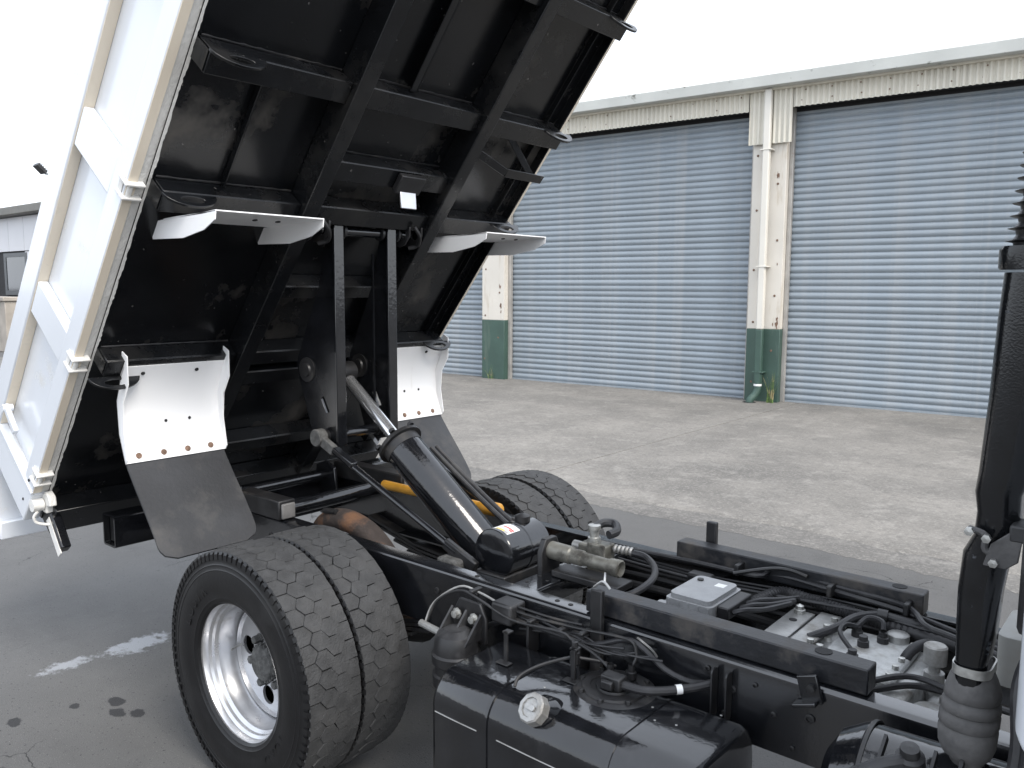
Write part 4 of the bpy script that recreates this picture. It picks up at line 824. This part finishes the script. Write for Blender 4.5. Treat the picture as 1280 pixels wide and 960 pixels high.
# ---------------------------------------------------------------- tipper body (raised). Local: x = u (rear to front), y, z = v (up from floor)
TH = R(51.3); BO = Vector((-3.70, 0, .79)); BU = Vector((math.cos(TH), 0, math.sin(TH))); BV = Vector((-math.sin(TH), 0, math.cos(TH)))
def bxf(p): return BO+BU*p.x+Vector((0, p.y, 0))+BV*p.z
BL = 3.15; Y0, Y1 = 1.352, 3.120; YO0, YO1 = 1.285, 3.187
tb = MB(bxf).box(-.07, BL, Y0, Y1, .0, .02).build('tipper_body', BLKU, tk)
def bpart(name, mt, *boxes, bevel=.003, par=tb):
    mb = MB(bxf)
    for b_ in boxes: mb.box(*b_)
    return mb.build(name, mt, par, bevel=bevel)
# longitudinal sills (box sections)
for a, b_ in ((1.895, 1.962), (2.555, 2.622)): bpart('sill_rail', BLKB, (.02, BL-.02, a, b_, -.112, -.0005), bevel=.004)
# cross members between/outside the sills: channel with bottom flange and front web
def cross(u0, u1, depth=-.085, spans=((Y0+.012, 1.893), (1.964, 2.553), (2.624, Y1-.012))):
    for ya, yb in spans:
        bpart('cross_member', BLKB, (u0, u1, ya, yb, depth, depth+.006), (u1-.006, u1-.0002, ya+.0005, yb-.0005, depth+.006, -.0006), (u0+.0002, u0+.006, ya+.0005, yb-.0005, depth+.006, -.0006), bevel=.004)
        if ya < 1.5: bpart('end_cap', BLKB, (u0+.0063, u1-.0063, ya-.004, ya+.001, depth+.0063, -.0008), bevel=0)
for (a, b_) in ((2.60, 2.675), (2.065, 2.145), (1.57, 1.648), (.835, .905)): cross(a, b_)
cross(.27, .335, spans=((1.964, 2.553),))
cross(1.765, 1.845, spans=((1.964, 2.553),)); cross(.72, .79, spans=((1.964, 2.553),)); cross(1.20, 1.26, spans=((1.964, 2.553),))
cross(3.02, 3.09)
bpart('rear_sill', BLKB, (-.07, .07, Y0+.004, Y1-.004, -.088, -.0007), bevel=.004)
# short stringers and gussets between the sills
bpart('stringer', BLKB, (2.15, 2.595, 2.21, 2.218, -.045, -.001), (2.15, 2.595, 2.18, 2.21, -.045, -.040)); bpart('stringer', BLKB, (1.65, 2.06, 1.60, 1.607, -.03, -.001))
# weld beads along members
for (u_, ya, yb) in ((2.148, 1.37, 1.89), (2.148, 1.97, 2.55), (2.148, 2.63, 3.10), (1.652, 1.37, 1.89), (2.678, 2.63, 3.10), (1.848, 1.97, 2.55), (.908, 1.37, 1.89)):
    n = 26; pts = [(u_+random.uniform(-.001, .001), ya+(yb-ya)*i/n, -.003) for i in range(n+1)]
    MB(bxf).sweep(pts, [.004+random.uniform(-.0012, .0012) for _ in pts], 6, smooth=False).build('weld_bead', BLKM, tb)
# side pressings under the floor (outer edge folds)
bpart('edge_fold', BLKB, (.1, BL-.02, Y1-.10, Y1-.095, -.03, -.001), (.1, BL-.02, Y1-.012, Y1-.006, -.045, -.001))
# tie loops under the floor edge
def loop(u_, yc):
    out = [(-.095, .0)]+[(-.095*math.cos(t), -.06*math.sin(t)) for t in [math.pi*i/14 for i in range(1, 14)]]+[(.095, .0)]
    MB(bxf).prism(out, (u_+.04, yc, -.0865), (0, 1, 0), (.12, 0, .99), .010, [circ(0, -.028, .045, 14, .016)]).build('tie_loop', BLKB, tb, bevel=.002)
for u_ in (2.10, 1.60): loop(u_, 1.45); loop(u_, 3.045)
loop(.785, 1.405); loop(.86, 3.05)
loop(2.63, 3.045); loop(2.63, 1.45)
# folded bracket on the far side
MB(bxf).beam((1.985, 2.625, -.10), (1.93, 2.82, -.12), .035, .008, (0, 0, 1)).beam((1.93, 2.82, -.12), (1.925, 3.08, -.12), .040, .008, (0, 0, 1)).beam((1.93, 2.82, -.105), (1.925, 3.08, -.105), .006, .032, (0, 0, 1)).beam((2.05, 2.86, -.01), (1.93, 3.0, -.115), .03, .006, (0, 0, 1)).build('side_bracket', BLKB, tb, bevel=.002)
# small striker plate on the centre crossmember
MB(bxf).obox((1.745, 2.335, -.135), (.024, .0, .022), (0, .042, 0), (-.003, 0, .003)).build('striker_plate', RIM, tb, bevel=.002)
MB(bxf).box(1.76, 1.84, 2.27, 2.40, -.115, -.088).build('striker_mount', BLKM, tb, bevel=.004)
# pivot ears for the hoist bar
for yy in (1.985, 2.055, 2.48, 2.55):
    MB(bxf).prism([(1.44, -.001), (1.66, -.001), (1.59, -.085), (1.56, -.105), (1.51, -.105), (1.48, -.085)], (0, yy, 0), (1, 0, 0), (0, 0, 1), .010, [circ(1.535, -.07, .02, 12)]).build('pivot_ear', BLKM, tb, bevel=.002)
# ragged greasy hoses at the pivot
for yy in (2.03, 2.51): MB(bxf).sweep([(1.60, yy-.03, -.10), (1.57, yy, -.125), (1.52, yy+.02, -.12), (1.49, yy, -.10)], .009, 8).build('grease_line', BLKM, tb)

# near and far sides: rails, panel, ribs
def side(yo, sgn, near):
    yi = lambda d: yo+sgn*d
    def bb(name, mt, u0, u1, d0, d1, v0, v1, bevel=.004):
        a, b_ = sorted((yi(d0), yi(d1))); return bpart(name, mt, (u0, u1, a, b_, v0, v1), bevel=bevel)
    bb('bottom_rail', WHT, .10, BL, 0, .034, .001, .095); bb('bottom_lip', CAULK, .10, BL-.01, .0342, .0665, .006, .09, .002)
    bb('side_panel', WHT, .10, BL, .042, .052, .09, .43, .001); bb('top_rail', WHT, .02, BL, 0, .060, .405, .525, .008)
    bb('rail_underside', CREAM, .11, BL-.01, .0015, .0335, -.0025, .0005, .0008); bb('rail_underside', CREAM, .115, BL-.01, .003, .041, .4015, .4045, .0008)  # thin cream strips paint warm bounced light onto the rail undersides
    for u_ in (.745, 1.50, 2.25, 2.98): bb('side_rib', WHT, u_, u_+.15, .004, .0419, .0955, .401, .006)
    bb('rear_post', WHT, -.065, .098, -.002, .062, .0, .52, .006)
    if near:
        bb('gate_edge', WHT, .099, .112, -.006, .03, .0, .405, .002)
        for u_ in (1.59, .83, .20):      # rope hooks
            for du in (-.03, .022): bb('hook_lug', CAULK, u_+du, u_+du+.010, -.012, .055, -.022, .038, .003)
            MB(bxf).cyl((u_-.028, yi(.012), -.008), (u_+.03, yi(.012), -.008), .009, n=12).build('hook_pin', CAULK, tb)
            bb('hook_plate', CAULK, u_-.035, u_+.037, -.004, -.0005, .012, .040, .002)
        # gate lever
        MB(bxf).obox((.235, yi(-.006), .31), (.012, 0, .07), (0, .010, 0), (.016, 0, -.003)).build('gate_lever', WHT, tb, bevel=.006)
        MB(bxf).cyl((.235, yi(-.02), .375), (.235, yi(.02), .375), .016, n=14).build('lever_pivot', WHT, tb)
        for (u_, v_) in ((.135, .05), (.02, .05)): MB(bxf).cyl((u_, yi(-.0045), v_), (u_, yi(-.0005), v_), .006, n=10).build('bolt_hole', DARK, tb)
side(YO0, 1, True); side(YO1, -1, False)
# ragged white overspray edge on the black floor
random.seed(5); n = 260; vs = []; fs = []
for i in range(n+1):
    u_ = .1+(BL-.12)*i/n; e = .006+.010*abs(noise.noise(Vector((u_*9, 0, 0))))+.006*abs(noise.noise(Vector((u_*40, 3, 0))))
    vs += [(u_, Y0-.002, -.0006), (u_, Y0+e, -.0006)]
for i in range(n): fs.append((2*i, 2*i+1, 2*i+3, 2*i+2))
MB(bxf).add(vs, fs).build('paint_edge', CAULK, tb)
# tailgate lock hardware at the near rear corner
MB(bxf).lathe([(-.02, .0005), (-.02, .026), (.022, .026), (.024, .0005)], (.055, 1.305, -.022), (0, 1, 0), 16).build('lock_cam', CAULK, tb)
MB(bxf).prism([(.0, -.03), (.02, -.06), (.05, -.045), (.075, -.07), (.10, -.04), (.095, .0), (.05, .01), (.01, .0)], (.02, 1.33, -.005), (1, 0, 0), (0, 0, 1), -.03).build('lock_hook', CAULK, tb, bevel=.005)
MB(bxf).sweep([(.045, 1.30, -.05), (.02, 1.29, -.055), (.0, 1.30, -.07), (-.005, 1.335, -.085), (-.005, 1.36, -.085)], .006, 8).build('lock_wire', CAULK, tb)
MB(bxf).obox((.0, 1.365, -.135), (-.022, 0, -.082), (0, .020, 0), (.024, 0, -.006)).build('lock_bar', BLKG, tb, bevel=.006)
MB(bxf).obox((-.018, 1.345, -.145), (-.020, 0, -.082), (0, .002, 0), (.018, 0, -.005)).build('lock_bar_edge', CAULK, tb)
# headboard and hanging tailgate
bpart('headboard', WHT, (BL, BL+.05, YO0, YO1, 0, .75))
tg = MB().box(-4.17, -4.125, YO0-.0, YO1, .575, 1.13).build('tailgate', WHT, tb, bevel=.006)
MB().box(-4.124, -4.085, YO0+.02, YO1-.02, .58, .66).box(-4.124, -4.085, YO0+.02, YO1-.02, 1.04, 1.12).build('tailgate_rail', WHT, tb, bevel=.006)
# floor top skin and load area
MB(bxf).box(.01, BL, Y0, Y1, .021, .026).build('load_floor', ALU, tb)

# ---- mudguards fixed under the body
def guard(yc, rear):
    h = .210; ya, yb = yc-h, yc+h
    if rear: P = [(.878, -.088), (.83, -.093), (.73, -.120), (.635, -.205), (.575, -.305)]
    else: P = [(1.503, -.028), (1.558, -.09), (1.608, -.15), (1.663, -.215), (1.718, -.275)]
    d = 1 if rear else -1
    vs, fs = [], []; th = .004
    mb = MB(bxf)
    for a, b_ in zip(P, P[1:]):
        a_, b2 = Vector((a[0], 0, a[1])), Vector((b_[0], 0, b_[1])); t_ = (b2-a_).normalized(); nn = Vector((-t_.z, 0, t_.x))*th/2
    rings = []
    for i, p in enumerate(P):
        q = P[min(i+1, len(P)-1)]; r_ = P[max(i-1, 0)]; t_ = Vector((q[0]-r_[0], 0, q[1]-r_[1])).normalized(); nn = Vector((-t_.z, 0, t_.x))*(th/2)
        rings.append([(p[0]+nn.x, ya, p[1]+nn.z), (p[0]+nn.x, yb, p[1]+nn.z), (p[0]-nn.x, yb, p[1]-nn.z), (p[0]-nn.x, ya, p[1]-nn.z)])
    mb.loft(rings); gd = mb.build('mudguard', WHT2, tk, ang=50)
    # turned-in side flanges towards the wheel
    for yy in (ya, yb-.004):
        if rear: out = [(.918, -.045), (.86, -.080)]+P[2:]+[(.595, -.305), (.675, -.215), (.760, -.160), (.845, -.150), (.928, -.085)]
        else: out = [(1.718, -.275), (1.450, .032), (1.433, .028), (1.404, -.006), (1.528, -.165), (1.628, -.255), (1.693, -.289)]
        MB(bxf).prism(out, (0, yy, 0), (1, 0, 0), (0, 0, 1), -.004).build('side_flange', WHT2, gd)
    t_ = Vector((P[-1][0]-P[-2][0], 0, P[-1][1]-P[-2][1])).normalized(); nn = Vector((t_.z, 0, -t_.x))
    if rear:
        nn = Vector((-t_.z, 0, t_.x)); nn = nn if nn.x > 0 else -nn
        for k in range(4):
            y_ = ya+.055+.10*k; c_ = Vector((.585, y_, -.282))+nn*.003
            MB(bxf).lathe([(0, .0125), (.005, .0115), (.0065, .0005)], c_, nn, 12).build('flap_bolt', RUSTB, gd)
        for dy in (-.025, .075): MB(bxf).lathe([(0, .006), (.002, .006), (.0025, .0005)], Vector((.660, yc+dy, -.1830))+Vector((.0018, 0, -.002)), Vector((.667, 0, -.745)), 10).build('bolt_hole', DARK, gd)
        for dy in (-.13, .09): MB(bxf).lathe([(0, .008), (.004, .007), (.005, .0005)], Vector((.845, yc+dy, -.0945)), (0, 0, -1), 10).build('mount_bolt', DARK, gd)
        # rubber flap: hangs from the guard, slightly bowed, rounded lower corners
        F = [(.600, -.265), (.575, -.315), (.555, -.40), (.535, -.50), (.512, -.60), (.480, -.70)]
        rings = []; L_ = [0]
        for i in range(len(F)-1): L_.append(L_[-1]+math.dist(F[i], F[i+1]))
        N_ = 24; tot = L_[-1]
        for i in range(N_+1):
            s_ = tot*i/N_; k = max(j for j in range(len(L_)) if L_[j] <= s_+1e-9); k = min(k, len(F)-2); t = (s_-L_[k])/(L_[k+1]-L_[k])
            u_ = F[k][0]*(1-t)+F[k+1][0]*t; v_ = F[k][1]*(1-t)+F[k+1][1]*t; rad = .06
            dd = max(0, rad-(tot-s_)); ins = rad-math.sqrt(max(0, rad*rad-dd*dd)); hh = h-.006-ins
            rings.append([(u_-.010, yc-hh, v_), (u_-.010, yc+hh, v_), (u_-.018, yc+hh, v_), (u_-.018, yc-hh, v_)])
        MB(bxf).loft(rings).build('rubber_flap', FLAP, gd, ang=40)
    else:
        for dy in (-.03, .06): MB(bxf).lathe([(0, .009), (.003, .009), (.0035, .0005)], Vector((1.668, yc+dy, -.2375)), Vector((-.65, 0, -.75)), 10).build('bolt_hole', DARK, gd)
for yc in (1.638, 2.918):
    guard(yc, True); guard(yc, False)
